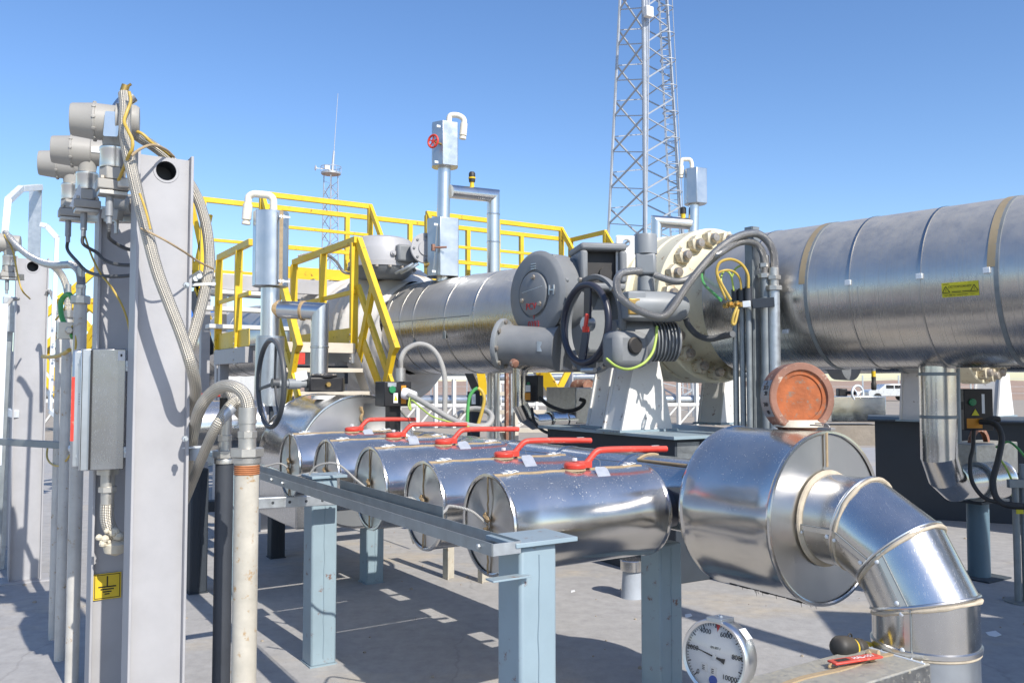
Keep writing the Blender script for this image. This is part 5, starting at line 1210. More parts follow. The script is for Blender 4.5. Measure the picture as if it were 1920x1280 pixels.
g = G(); g.cyl(ptp, ptp + Z * .62, .085, n=24); part('tube', g, M['post_shaded'], t)
g = G(); g.box(ptp + Z * .63, (.42, .3, .02)); g.box(ptp + Z * .69 - VX * .06, (.13, .2, .1)); part('saddle', g, M['plinth_blue'], t)
g = G(); g.box(ptp + Z * .006, (.34, .34, .012)); part('base_plate', g, M['plinth_blue'], t)
def blackbox(c, w_, d_, h, label, ax, stickers=True):
    t = thing('switch_box', label, 'switch box', c - Z * h / 2); X, Y_, _ = ax
    g = G(); g.box(c, (w_, d_, h), ax); part('case', g, M['black'], t, bevel=.006)
    f = c - Y_ * (d_ / 2 + .001)
    g = G(); g.lathe(f - X * w_ * .22 + Z * h * .18, -Y_, [(0, 0), (0, w_ * .13), (.012, w_ * .12), (.014, 0)], 20); part('green_lamp', g, M['green_btn'], t)
    return t, f
BX = (V3((1, .0, 0)), V3((0, 1, 0)), Z)
t, f = blackbox(W(1824, 767, 6.7), .225, .17, .32, 'black switch box with orange label beside the down pipe at the right', BX)
g = G(); g.box(f - V3((.035, 0, 0)) - Z * .105, (.12, .003, .075), BX); part('orange_label', g, M['orange_lbl'], t)
g = G(); g.box(f + V3((.035, 0, .045)), (.022, .003, .15), BX); part('white_label', g, M['white_lbl'], t)
g = G(); g.plate([(-.03, 0), (.03, 0), (0, .05)], f - V3((.028, .001, .045)), V3((1, 0, 0)), Z, .002); part('warning_triangle', g, M['yellow_lbl'], t)
g = G(); q = f + V3((.085, .02, -.075)); g.lathe(q, V3((1, -.3, 0)), [(-.04, 0), (-.04, .028), (.05, .028), (.08, .02), (.08, 0)], 14); part('cable_gland', g, M['rubber'], t)
g = G(); g.beam(W(1795, 760, 6.6), W(1803, 760, 6.6), .05, .06); part('bracket', g, M['black'], t)
hose([W(1838, 790, 6.6), W(1866, 795, 6.5), W(1878, 820, 6.4), W(1872, 860, 6.3), W(1862, 900, 6.25), W(1868, 932, 6.2), W(1890, 947, 6.15), W(1935, 950, 6.1)], .022, 'rubber', 'thick black cable hanging from the switch box at the right', 'cable', 'black_cable')
hose([W(1826, 808, 6.6), W(1824, 840, 6.5), W(1819, 865, 6.45), W(1822, 900, 6.4), W(1840, 928, 6.3), W(1866, 940, 6.2), W(1930, 948, 6.12)], .015, 'rubber', 'thinner black cable with a grey sleeve dropping straight from the switch box at the right', 'cable', 'black_cable')
hose([W(1868, 838, 6.8), W(1890, 828, 6.7), W(1908, 840, 6.6), W(1925, 860, 6.6)], .009, 'wire_green', 'green earth wire over the jacketed valve at the right edge', 'wire', 'earth_wire')
hose([W(1872, 855, 6.6), W(1888, 880, 6.55), W(1900, 910, 6.5), W(1898, 930, 6.5)], .008, 'wire_lime', 'yellow green earth wire beside the upright pipes at the right edge', 'wire', 'earth_wire')
t = thing('stanchion', 'pair of grey upright pipes with a clamp at the right edge of the picture', 'stanchion', V3(((1903 - CX) / F * 6.3, 6.3, 0)))
for px in (1897, 1912):
    q = V3(((px - CX) / F * 6.3, 6.3, 0)); g = G(); g.cyl(q, q + Z * (.86 if px < 1900 else 1.0), .024, n=14); part('upright', g, M['galv_dark'], t)
bar(t, 'clamp', W(1890, 906, 6.25), W(1925, 906, 6.25), .04, .06, 'galv_dark'); g = G(); g.box(W(1912, 955, 6.25), (.05, .01, .06), BX); part('yellow_label', g, M['yellow_lbl'], t)
g = G(); g.cyl(V3((q.x - .03, q.y, 0)), V3((q.x - .03, q.y, .01)), .12, n=20); part('base_plate', g, M['galv_dark'], t)
# left twin under the clad pipe at the middle
el = W(985, 690, 9.6); el = V3((el.x - .06, el.y, 0))
pts = [el + Z * 1.9] + [el + ed * a * .9 + Z * (1.42 - b * .9) for a, b in ang] + [el + ed * .75 + Z * 1.16]
t = thing('down_pipe', 'small polished down pipe with a segmented elbow under the geared actuator', 'pipe', el + Z * 1.1)
for i in range(4): g = G(); g.mseg(pts[i], pts[i + 1], b3(i), b3(i + 1), .088, 36); part('clad_segment', g, M['steel_plain'], t)
g = G(); drum_shell(g, pts[-1] - ed * .35, ed, .102, .24, 36); part('valve_jacket', g, M['steel_plain'], t)
g = G(); g.lathe(pts[-1] - ed * .1, ed, [(0, .0), (0, .098), (.45, .098), (.45, 0)], 36); part('valve_jacket', g, M['steel_plain'], t)
t, f = blackbox(W(1002, 728, 9.2), .15, .14, .28, 'black switch box with an orange label under the geared actuator', (V3((cos(.5), -sin(.5), 0)), V3((sin(.5), cos(.5), 0)), Z))
g = G(); g.box(W(989, 743, 9.08), (.06, .004, .075), BX); part('orange_label', g, M['orange_lbl'], t)
g = G(); g.box(W(990, 728, 9.08), (.05, .004, .07), BX); part('white_label', g, M['white_lbl'], t)
hose([W(1012, 745, 9.1), W(1030, 760, 9.0), W(1060, 770, 8.9), W(1085, 765, 8.9), W(1096, 752, 8.9), W(1086, 748, 8.9)], .02, 'rubber', 'black cable curving across the small elbow under the geared actuator', 'cable', 'black_cable')
hose([W(997, 765, 9.1), W(1002, 790, 9.0), W(1020, 808, 8.9), W(1045, 812, 8.8), W(1066, 800, 8.8)], .016, 'rubber', 'black cable loop hanging lowest under the small elbow', 'cable', 'black_cable')
g = G(); g.box(W(1098, 758, 10.4), (.75, .6, .42)); solo('box_jacket', g, M['dusty_tin'], 'dull metal box jacket in the shade left of the white pedestals', 'box jacket', bevel=.01)
g = G(); g.lathe(W(1082, 728, 10.4), -UX, [(0, 0), (0, .11), (.25, .11), (.25, 0)], 24); solo('drain_boss', g, M['rust_rim'], 'brown round boss on top of the dull metal box jacket', 'drain')
q = V3(((925 - CX) / F * 11.2, 11.2, 0)); g = G(); g.cyl(q, q + Z * 1.72, .085, n=28); solo('standpipe', g, M['steel_disc'], 'shiny upright pipe in the gap below the clad pipe, left of the brown upright', 'pipe')

# ================================================================ BLACK HEATER BOX AND LOOSE CABLES
hb = W(737, 738, 6.6)
hbx = (V3((cos(.52), sin(.52), 0)), V3((-sin(.52), cos(.52), 0)), Z); hx_, hy_ = hbx[0], hbx[1]
t, f = blackbox(hb, .22, .2, .19, 'black junction box with green lamp and orange strip between the drums and the yellow stair', hbx)
fl_ = hb - hy_ * .102
g = G(); fx = hb - hx_ * .111; 
for nm, mt, dx_, dz_, w_, h_ in (('grey_label', 'galv', -.05, .07, .07, .03), ('warning_label', 'white_lbl', -.02, -.03, .035, .075), ('orange_strip', 'orange_lbl', .045, -.005, .04, .14)):
    g = G(); g.box(fl_ + hx_ * dx_ + Z * dz_, (w_, .003, h_), hbx); part(nm, g, M[mt], t)
g = G(); g.plate([(-.014, 0), (.014, 0), (0, .045)], fl_ - hx_ * .02 - Z * .05 - hy_ * .002, hx_, Z, .001); part('warning_triangle', g, M['yellow_lbl'], t)
g = G(); g.box(hb - Z * .2, (.09, .09, .25), hbx); part('stand', g, M['black'], t)
g = G(); g.cyl(W(751, 715, 6.55), W(751, 690, 6.55), .038, n=18); part('cable_gland', g, M['fitting'], t)
g = G(); q = W(762, 738, 6.5); g.lathe(q, V3((1, -.2, -.15)), [(-.03, 0), (-.03, .04), (.0, .045), (.04, .035), (.08, .025), (.08, 0)], 16); part('side_gland', g, M['white_lbl'], t)
hose([W(751, 692, 6.55), W(752, 672, 6.5), W(762, 655, 6.5), W(785, 645, 6.5), W(808, 652, 6.5), W(825, 675, 6.5), W(834, 710, 6.5), W(834, 760, 6.5), W(832, 800, 6.5)], .02, 'cable_grey', 'tall grey cable arch rising from the black junction box', 'cable', 'grey_cable')
hose([W(766, 740, 6.45), W(790, 752, 6.35), W(820, 770, 6.25), W(850, 787, 6.2), W(880, 797, 6.15), W(905, 799, 6.15), W(918, 793, 6.2), W(922, 780, 6.3), W(912, 770, 6.4), W(890, 766, 6.5), W(868, 770, 6.5), W(852, 783, 6.4)], .021, 'cable_grey', 'thick pale cable sloping from the black junction box into a coil behind the levers', 'cable', 'grey_cable')
hose([W(768, 745, 6.4), W(766, 760, 6.38), W(770, 768, 6.38), W(771, 750, 6.38), W(790, 765, 6.3), W(810, 780, 6.2), W(840, 790, 6.15), W(880, 800, 6.1)], .006, 'wire_lime', 'thin cream wire under the pale sloping cable', 'wire', 'earth_wire')
hose([W(876, 800, 6.3), W(877, 770, 6.3), W(880, 745, 6.3), W(888, 732, 6.3), W(896, 727, 6.3)], .013, 'wire_green', 'green half of the striped wire hoop behind the levers', 'wire', 'earth_wire')
hose([W(896, 727, 6.3), W(904, 734, 6.3), W(908, 748, 6.3), W(904, 770, 6.3), W(895, 800, 6.3)], .013, 'wire_yellow', 'yellow half of the striped wire hoop behind the levers', 'wire', 'earth_wire')
q = W(888, 752, 9); g = G(); g.box(V3((q.x, q.y, .75)), (.1, .1, 1.5)); solo('steel_upright', g, M['plinth_blue'], 'dark steel upright behind the green and yellow wire hoop', 'post', bevel=.004)
q = W(888, 748, 8.9); g = G(); g.box(q, (.045, .02, .11), BX); solo('small_plate', g, M['tagm'], 'pale small plate on the dark upright behind the wire hoop', 'plate', bevel=.003)

# ================================================================ FAR YARD
def frame_rack(label, x, y, w_, h, n_, mat='far_white'):
    t = thing('pipe_rack', label, 'pipe rack', (x, y, 0), None)
    for k in range(n_ + 1): bar(t, 'post', V3((x + w_ * k / n_, y, 0)), V3((x + w_ * k / n_, y, h)), .12, .12, mat, up=UX, bevel=0)
    for z_ in (h * .45, h): bar(t, 'beam', V3((x, y, z_)), V3((x + w_, y, z_)), .12, .12, mat, bevel=0)
    for k in range(n_): bar(t, 'brace', V3((x + w_ * k / n_, y, 0)), V3((x + w_ * (k + 1) / n_, y, h * .45)), .06, .06, mat, bevel=0)
    for z_, r_ in ((h * .55, .18), (h + .2, .14)): g = G(); g.cyl(V3((x - 1, y + .3, z_)), V3((x + w_ + 1, y + .3, z_)), r_, n=14); part('pipe_run', g, M['tin'], t)
frame_rack('pale pipe rack far behind, in the gap left of the wire hoop', -4.6, 30, 3.2, 1.75, 5)
frame_rack('pale pipe rack far behind, seen under the cream flange', 4.9, 32, 4.0, 1.7, 6)
frame_rack('pale pipe rack far behind the grey columns at the left', -17.5, 28, 3.4, 2.2, 5)
frame_rack('pale pipe rack in the distance behind the small polished elbow', -.5, 34, 4.4, 1.6, 6)
t = thing('rear_valve', 'grey box jacket with a small silver handwheel in the far gap under the pipeline', 'insulated valve', W(1602, 780, 13.5))
c = W(1598, 766, 13.5); g = G(); g.box(c, (.85, .5, .40), BX); part('casing', g, M['steel_plain'], t, bevel=.01)
g = G(); g.box(c - Z * .4, (1.0, .7, .3), BX); part('plinth_block', g, M['gravel'], t)
q = W(1608, 737, 13.3); handwheel(t, q, V3((.5, -1, 0)).normalized(), .12, .018, 3, M['galv_white'], .03, .0)
g = G(); g.cyl(q, W(1580, 735, 13.5), .03, n=10); g.box(W(1578, 735, 13.5), (.14, .14, .12), BX); part('gearbox', g, M['black'], t, bevel=.015)
def car(label, x, y, col):
    t = thing('parked_car', label, 'car', (x, y, 0), None); prof = [(-2.1, .35), (-2.1, .8), (-1.9, .95), (-1.1, 1.0), (-.6, 1.42), (.9, 1.45), (1.5, 1.0), (2.05, .9), (2.1, .4)]
    g = G(); g.plate(prof, V3((x, y + .8, 0)), V3((1, 0, 0)), Z, 1.6); part('body', g, M[col], t, bevel=.06)
    for a in (-1.3, 1.3):
        for b in (-.78, .78): g = G(); g.lathe(V3((x + a, y + b, .33)), V3((0, 1, 0)), [(-.1, 0), (-.1, .33), (.1, .33), (.1, 0)], 18); part('wheel', g, M['rubber'], t)
    for x0, x1 in ((-.55, .1), (.2, .85)): g = G(); g.box(V3((x + (x0 + x1) / 2, y - .805, 1.2)), (x1 - x0, .02, .3), BX); part('window', g, M['black'], t)
car('distant silver car on the gravel, just right of the small silver handwheel valve', 32.6, 74, 'car_silver')
t = thing('far_shed', 'white shed with a bright blue roof edge behind the left stair treads', 'shed', W(430, 640, 45) * 1)
c = W(405, 590, 45); c.z = 2.3; g = G(); g.box(c, (4.2, 5, 4.6), BX); part('wall', g, M['white'], t)
g = G(); g.plate([(-2.3, 0), (2.3, 0), (2.3, .25), (-2.3, 1.0)], V3((c.x, c.y + 2.6, 4.62)), V3((1, 0, 0)), Z, 5.2); part('roof', g, M['blue_roof'], t)
g = G(); g.box(V3((c.x + 1.2, c.y - 2.51, 2.6)), (.5, .03, 3.6), BX); part('blue_stripe', g, M['blue_roof'], t)
# fence posts along the far gravel edge
fence = thing('wire_fence', 'thin wire fence far off along the edge of the desert', 'fence', (0, 76, 0))
for k in range(30): bar(fence, 'fence_post', V3((-20 + 3.2 * k, 76, 0)), V3((-20 + 3.2 * k, 76, 2.2)), .1, .1, 'galv', bevel=0)
for z_ in (.6, 1.2, 1.9): bar(fence, 'wire', V3((-20, 76, z_)), V3((73, 76, z_)), .025, .025, 'galv', bevel=0)
# ================================================================ LEFT: COLUMNS, TRANSMITTERS, BOX, HOSES
def ibeam(label, c, W_, D_, H, hole=None, th=.012):
    t = thing('steel_column', label, 'column', V3((c.x, c.y, 0)), 'grey steel columns'); c = V3((c.x, c.y, 0))
    for k in (-1, 1): g = G(); g.box(c + VX * k * (W_ / 2 - th / 2) + Z * H / 2, (th, D_, H)); part('flange', g, M['grey_paint'], t, bevel=.002)
    w2 = W_ / 2 - th; o = c - UX * (D_ * .22)
    if hole:
        hx, hz, r = hole; g = G(); g.box(o + Z * (H - .35) / 2 - UX * .004, (2 * w2, .008, H - .35))
        g.holed(-w2, w2, H - .35, H - .012, hx, hz, r, o, VX, Z, .008); part('web', g, M['grey_paint'], t)
        g = G(); g.lathe(o + VX * hx + Z * hz - UX * .008, -UX, [(0, r + .012), (.003, r + .01), (.003, r), (0, r)], 28); part('hole_rim', g, M['grey_paint'], t)
        g = G(); g.lathe(o + VX * hx + Z * hz + UX * .009, UX, [(0, r + .006), (.10, r + .006), (.10, 0)], 28); g.lathe(o + VX * hx + Z * hz + UX * .0095, UX, [(0, r + .001), (.098, r + .001), (.098, 0)], 28); part('hole_sleeve', g, M['conduit_dark'], t)
    else:
        g = G(); g.box(o + Z * H / 2, (2 * w2, .008, H)); part('web', g, M['grey_paint'], t)
    g = G(); g.box(c + Z * .006, (W_ + .12, D_ + .12, .012)); part('base_plate', g, M['grey_paint'], t)
    return t, o
MC = W(299, 640, 3.85); tm, mo = ibeam('tallest grey steel column with a round hole at its top, nearest on the left', MC, .236, .17, 2.625, (.006, 2.552, .044))
MD = W(226, 640, 4.30); tb, mo2 = ibeam('grey steel column half hidden behind the nearest one and the metal cabinet', MD, .24, .17, 2.45)
C2 = W(57, 640, 7.0); ibeam('grey steel column at the left edge with a small hole at its top, farther back', C2, .235, .17, 2.62, (.0, 2.545, .042))
C3 = W(22, 640, 8.4); ibeam('grey steel column at the far left edge behind the farther column, mostly hidden', C3, .235, .17, 1.9)
# bolts and small clips on the near column
for px, py in ((340, 535), (338, 822)):
    q = W(px + 8, py, 3.72); g = G(); g.bolt(q, -UX, .014, .02); g.cyl(q, q - UX * .04, .007, n=10); part('clip_bolt', g, M['galv'], tm)
# earth sign on the rear column
q = mo2 + Z * (.0) ; ez_ = onu(201, 1098, (mo2 - UX * .012).dot(UX))
t = thing('earth_sign', 'square yellow earthing sign with black symbol low on the half hidden grey column', 'sign', ez_)
g = G(); g.box(ez_, (.125, .002, .125)); part('plate', g, M['yellow_sign'], t)
for a, b, w_, h_ in ((0, .056, .112, .003), (0, -.056, .112, .003), (-.056, 0, .003, .112), (.056, 0, .003, .112), (0, .024, .006, .05), (0, -.002, .08, .006), (0, -.014, .06, .006), (0, -.026, .04, .006), (0, -.037, .022, .006)):
    g = G(); g.box(ez_ - UX * .0015 + VX * a + Z * b, (w_, .0012, h_)); part('earth_symbol', g, M['ink'], t)

# ---- transmitters
def transmitter(label, px, py, Y, s, tagd=0):
    c = W(px, py, Y); ax = (-VX * .93 - UX * .1).normalized(); ax = V3((-.93, -.36, 0)).normalized()
    t = thing('pressure_transmitter', label, 'transmitter', c - Z * .42 * s, 'pressure transmitters on the bracket')
    g = G(); g.lathe(c, ax, [(-.135, 0), (-.135, .066), (-.128, .07), (-.07, .07), (-.066, .078), (.02, .08), (.024, .0835), (.03, .0835), (.034, .08), (.115, .071), (.122, .067), (.122, .058), (.112, .056), (.112, 0)] if s == 1 else [(a * s, b * s) for a, b in [(-.135, 0), (-.135, .066), (-.128, .07), (-.07, .07), (-.066, .078), (.02, .08), (.024, .0835), (.03, .0835), (.034, .08), (.115, .071), (.122, .067), (.122, .058), (.112, .056), (.112, 0)]], 44)
    part('housing', g, M['tx_grey'], t)
    e1, e2 = perp(ax)
    for i in range(10):
        a = 2 * pi * i / 10; g = G(); q = c + ax * .026 * s + (e1 * cos(a) + e2 * sin(a)) * .083 * s; g.lathe(q, (e1 * cos(a) + e2 * sin(a)), [(-.004, .009 * s), (.004 * s, .008 * s), (.006 * s, 0)], 8); part('lug', g, M['tx_grey'], t)
    g = G(); g.lathe(c + ax * .11 * s, ax, [(0, .055 * s), (.006, .05 * s), (.007, 0)], 28); part('glass_window', g, M['black'], t)
    nk = c - ax * .05 * s
    g = G(); g.cyl(nk - Z * .05 * s, nk - Z * .115 * s, .05 * s, .042 * s, 24); part('neck', g, M['tx_grey'], t)
    g = G(); g.lathe(nk - Z * .205 * s, Z, [(0, 0), (0, .053 * s), (.01, .055 * s), (.07 * s, .053 * s), (.075 * s, .056 * s), (.09 * s, .056 * s), (.095 * s, .05 * s), (.095 * s, 0)], 32); part('sensor_module', g, M['steel_disc'], t)
    b = nk - Z * .25 * s
    g = G(); g.lathe(b, Z, [(-.01, 0), (-.01, .055 * s), (.045 * s, .055 * s), (.045 * s, 0)], 6); part('sensor_body', g, M['tx_grey'], t, bevel=.004)
    g = G(); g.box(b - Z * .035 * s, (.13 * s, .10 * s, .045 * s)); part('process_flange', g, M['tx_grey'], t, bevel=.006)
    g = G(); g.box(b - Z * .07 * s + VX * .0, (.115 * s, .09 * s, .02 * s)); part('flange_adapter', g, M['fitting'], t, bevel=.003)
    for k in (-1, 1):
        for j in (-1, 1): g = G(); g.bolt(b - Z * .012 * s + VX * k * .045 * s + UX * j * .035 * s, Z, .012 * s, .014); part('bolt', g, M['stud'], t)
    g = G(); g.cyl(b - Z * .075 * s - VX * .01, b - Z * .17 * s - VX * .01, .0165 * s, n=14); g.cyl(b - Z * .17 * s - VX * .01, b - Z * .205 * s - VX * .01, .012 * s, n=12); part('drain_stem', g, M['conduit_grey'], t)
    return t, c, nk, b, ax
t1, c1, n1_, b1_, ax1 = transmitter('topmost grey pressure transmitter with a bright metal tag, biggest of the three', 190, 229, 3.75, 1.0)
t2, c2, n2_, b2_, ax2 = transmitter('middle grey pressure transmitter with a small white label, lower left of the topmost', 145, 284, 4.05, .90)
t3, c3, n3_, b3_, ax3 = transmitter('lowest grey pressure transmitter farthest left of the three', 117, 309, 4.35, .88)
g = G(); q = n1_ - Z * .05 - UX * .06; tx = V3((1, .2, 0)).normalized(); ty = V3((.06, 0, 1)).normalized()
g.plate([(-.026, -.055), (.026, -.055), (.03, -.049), (.03, .049), (.026, .055), (-.026, .055), (-.03, .049), (-.03, -.049)], q - UX * .03 - VX * .02 + Z * .02, tx, ty, .002); part('metal_tag', g, M['steel_disc'], t1)
g = G(); q = c1 + (-UX * .93).normalized() * .082 + VX * .06; g.box(q, (.03, .004, .02)); 
for tt, cc, axx, s in ((t2, c2, ax2, .9), (t3, c3, ax3, .88)):
    f_ = (-UX - VX * .15); f_ = (f_ - axx * f_.dot(axx)).normalized(); g = G(); q = cc - axx * .095 * s + f_ * .071 * s - Z * .0; g.box(q, (.042 * s, .03 * s, .002), (axx, axx.cross(f_), f_)); part('white_label', g, M['white_lbl'], tt)
    g = G(); q = b2_ if tt is t2 else b3_; q = W(151, 368, 4.02)
    if tt is t3: g.box(q, (.055, .003, .115), (VX, UX, (Z + VX * .35).normalized())); part('metal_tag', g, M['tagm'], tt)
# conduit entry on the topmost one and the hose into it
g = G(); g.tube([c1 - ax1 * .06 + Z * .05, c1 - ax1 * .085 + Z * .095, c1 - ax1 * .125 + Z * .135], .03, 14); part('taped_elbow', g, M['steel_plain'], t1)
g = G(); g.cyl(W(232, 172, 3.7), W(236, 160, 3.7), .017, n=12); g.cyl(W(236, 164, 3.7), W(246, 158, 3.7), .006, n=8); part('earth_clamp', g, M['brass'], t1)
g = G(); q = W(241, 226, 3.75); g.lathe(q, -ax1, [(-.05, 0), (-.05, .07), (.03, .07), (.045, .06), (.045, 0)], 28); part('rear_cap', g, M['tx_grey'], t1)
# bracket arm carrying them
t = thing('instrument_bracket', 'grey pipe and channel bracket carrying the three transmitters on the columns', 'bracket', W(230, 400, 4.1))
bar(t, 'channel', W(165, 398, 4.35), W(262, 406, 3.95), .05, .07, 'fitting')
bar(t, 'channel', W(160, 412, 4.4), W(262, 412, 3.95), .06, .03, 'fitting')
g = G(); g.cyl(W(218, 383, 4.1), W(262, 388, 3.98), .055, n=24); part('mount_pipe', g, M['tx_grey'], t)
g = G(); g.box(W(219, 383, 4.05), (.05, .05, .13)); part('clamp', g, M['white'], t, bevel=.006)
bar(t, 'bracket_arm', W(205, 344, 3.82), W(240, 346, 3.8), .04, .05, 'tx_grey'); 
g = G(); g.box(W(232, 343, 3.72), (.05, .02, .045)); part('clip', g, M['fitting'], t, bevel=.006)
g = G(); q = W(219, 398, 3.95); g.hexa(q - Z * .03, Z, .022, .03); g.cyl(q, q - Z * .1, .01, n=10); part('u_bolt', g, M['fitting'], t)
bar(t, 'near_plate', W(196, 400, 4.0), W(226, 404, 3.92), .03, .05, 'tx_grey')
# hoses
H = lambda lst: [W(*p) for p in lst]
hose(H([(233, 176, 3.68), (235, 200, 3.66), (234, 235, 3.64), (238, 275, 3.62), (250, 330, 3.60), (264, 390, 3.58), (279, 450, 3.57), (296, 512, 3.57), (318, 570, 3.58), (341, 630, 3.6), (357, 680, 3.62), (366, 720, 3.72), (365, 748, 3.9), (354, 772, 4.1), (338, 795, 4.3)]), .0255, 'hose', 'long braided metal hose running down across the face of the tallest grey column', name='braided_hose', n=14)
hose(H([(246, 246, 3.8), (262, 258, 3.85), (290, 276, 3.95), (320, 300, 4.0), (350, 335, 4.02), (372, 375, 4.0), (386, 420, 3.98), (392, 465, 3.97), (392, 505, 3.95), (382, 555, 3.9), (368, 610, 3.85), (355, 655, 3.85), (348, 690, 3.95)]), .0245, 'hose', 'braided hose arching over the tallest grey column and down its right side', name='braided_hose', n=14)
# conduit stubs with hoses
def stub(label, px, Y, y_top, r, big=True, mat='dirt_white'):
    top = W(px, y_top, Y); b0 = V3((top.x, top.y, 0)); t = thing('conduit_stub', label, 'conduit', b0)
    g = G(); g.cyl(b0, top, r, n=28); part('tube', g, M[mat], t)
    if big:
        g = G()
        for k in range(5): g.lathe(top - Z * (.012 + .008 * k), Z, [(-.004, r), (0, r + .003), (.004, r)], 28)
        part('rusty_thread', g, M['thread'], t)
    g = G(); g.lathe(top, Z, [(0, 0), (0, r * 1.14), (.022, r * 1.16), (.026, r * 1.1), (.026, 0)], 32); part('lock_ring', g, M['fitting'], t)
    g = G(); g.hexa(top + Z * .026, Z, r * 1.42, .034, 8, .06); part('hex_nut', g, M['fitting'], t)
    g = G(); g.cyl(top + Z * .058, top + Z * .105, r * .72, n=24); part('nipple', g, M['fitting'], t)
    g = G(); g.hexa(top + Z * .10, Z, r * .82, .03, 8); part('hex_nut', g, M['fitting'], t)
    g = G(); g.cyl(top + Z * .13, top + Z * .165, r * .66, n=24); g.cyl(top + Z * .16, top + Z * .225, r * .74, n=24); part('ferrule', g, M['fitting'], t)
    return top
tp1 = stub('dirty white upright conduit with rusty thread and steel hose fitting, beside the tallest column', 463, 3.5, 867, .049)
hose([tp1 + Z * .20] + H([(465, 790, 3.5), (466, 768, 3.5), (460, 742, 3.5), (442, 726, 3.52), (418, 724, 3.56), (393, 740, 3.62), (374, 768, 3.68), (364, 805, 3.95), (357, 845, 4.1), (348, 890, 4.25), (330, 935, 4.4)]), .026, 'hose', 'thick braided hose arching from the rusty topped conduit back behind the tallest column', name='braided_hose', n=14)
tp2 = stub('dark upright conduit with hex fittings just behind the rusty topped one', 421, 3.95, 868, .04, False, 'conduit_dark')
g = G(); g.cyl(tp2 + Z * .2, tp2 + Z * .30, .026, n=20); solo('sleeve', g, M['black'], 'black rubber sleeve on the dark upright conduit', 'sleeve')
hose([tp2 + Z * .28, tp2 + Z * .36] + H([(450, 775, 3.78), (449, 756, 3.7), (440, 752, 3.68), (424, 770, 3.66), (405, 800, 3.64), (388, 836, 3.72), (373, 872, 3.88), (360, 905, 4.05), (348, 935, 4.2), (330, 970, 4.4)]), .022, 'hose', 'thinner braided hose slanting down left below the thick arch', name='braided_hose', n=14)
g = G(); q = W(436, 762, 3.67); g.cyl(q, W(412, 788, 3.645), .024, n=16); solo('tape_wrap', g, M['tagm'], 'shiny tape wrapped around the thinner slanting braided hose', 'tape')
# slotted bracket at the right flange of the column
g = G(); a, b = W(345, 838, 3.95), W(372, 838, 3.9); g.beam(a, b, .12, .006); g.beam(a - Z * .03 - UX * .05, b - Z * .03 - UX * .05, .005, .055)
solo('slotted_bracket', g, M['galv_white'], 'small slotted metal bracket at the right side of the tallest column', 'bracket')
t = thing('tie_bracket', 'small steel bracket with bolts tying the arching hose to the column', 'bracket', W(370, 522, 3.95))
bar(t, 'arm', W(356, 531, 3.95), W(381, 515, 3.95), .03, .05, 'galv_dark')
for px in (366, 373): g = G(); g.bolt(W(px, 523 - (px - 366) * .6, 3.92), -UX, .013, .015); part('bolt', g, M['galv_white'], t)
bar(t, 'tie_strip', W(356, 534, 3.9), W(404, 532, 3.9), .01, .012, 'white_lbl', bevel=0)
hose(H([(264, 428, 3.54), (285, 438, 3.54), (312, 452, 3.56), (345, 472, 3.66), (372, 490, 3.8), (400, 504, 3.92)]), .0045, 'tape', 'thin tie wire stretched from the long hose across the column to the arching hose', 'wire', 'tie_wire')
# yellow wires at the transmitters
hose(H([(242, 172, 3.615), (245, 190, 3.615), (238, 210, 3.605), (233, 228, 3.575), (240, 245, 3.555), (248, 262, 3.555), (248, 278, 3.555), (240, 295, 3.575), (228, 325, 3.675), (222, 338, 3.705)]), .007, 'wire_yellow', 'yellow wire twisting down beside the hose at the topmost transmitter', 'wire', 'earth_wire', None, 8)
hose(H([(250, 244, 3.735), (268, 252, 3.735), (285, 268, 3.755), (305, 280, 3.805), (322, 294, 3.855)]), .007, 'wire_yellow', 'yellow wire lying along the arching hose', 'wire', 'earth_wire', None, 8)
hose(H([(247, 292, 3.555), (262, 280, 3.575), (285, 272, 3.655), (310, 280, 3.775), (326, 294, 3.855)]), .006, 'tape', 'tan wire bowing over the top of the tallest column', 'wire', 'earth_wire', None, 8)
hose(H([(262, 363, 3.515), (270, 385, 3.505), (276, 405, 3.495), (282, 430, 3.495)]), .005, 'wire_yellow', 'short yellow wire beside the long hose near the column edge', 'wire', 'earth_wire', None, 8)
# sample tubes leaving the transmitters
for lab, pts, mt in (('dark armoured tube from the topmost transmitter bending right behind the column', [b1_ - VX * .01 - Z * .19, b1_ - VX * .01 - Z * .24, (204, 445, 3.9), (215, 455, 4.0), (236, 466, 4.02), (262, 471, 4.0)], 'hose_dark'),
                     ('dark armoured tube from the middle transmitter bending right behind the column', [b2_ - VX * .01 - Z * .17, b2_ - VX * .01 - Z * .22, (182, 474, 4.1), (195, 487, 4.08), (222, 496, 4.05), (262, 497, 4.0)], 'hose_dark'),
                     ('dark armoured tube from the lowest transmitter in the longest loop', [b3_ - VX * .01 - Z * .165, b3_ - VX * .01 - Z * .22, (146, 492, 4.25), (162, 508, 4.2), (190, 517, 4.1), (225, 518, 4.05), (256, 515, 4.0)], 'hose_dark'),
                     ('thin tan wire curling down over the half hidden column', [(153, 420, 4.3), (160, 445, 4.25), (172, 480, 4.15), (188, 512, 4.1), (210, 540, 4.06), (230, 575, 4.04), (241, 610, 4.02), (245, 650, 4.0)], 'wire_yellow')):
    g = G(); g.tube([p if isinstance(p, V3) else W(*p) for p in pts], .0085 if mt == 'hose_dark' else .005, 8); solo('sample_tube' if mt == 'hose_dark' else 'earth_wire', g, M[mt], lab, 'tube' if mt == 'hose_dark' else 'wire')
for px, py, Y_ in ((228, 464, 4.0), (222, 496, 4.05), (225, 518, 4.05)):
    pass
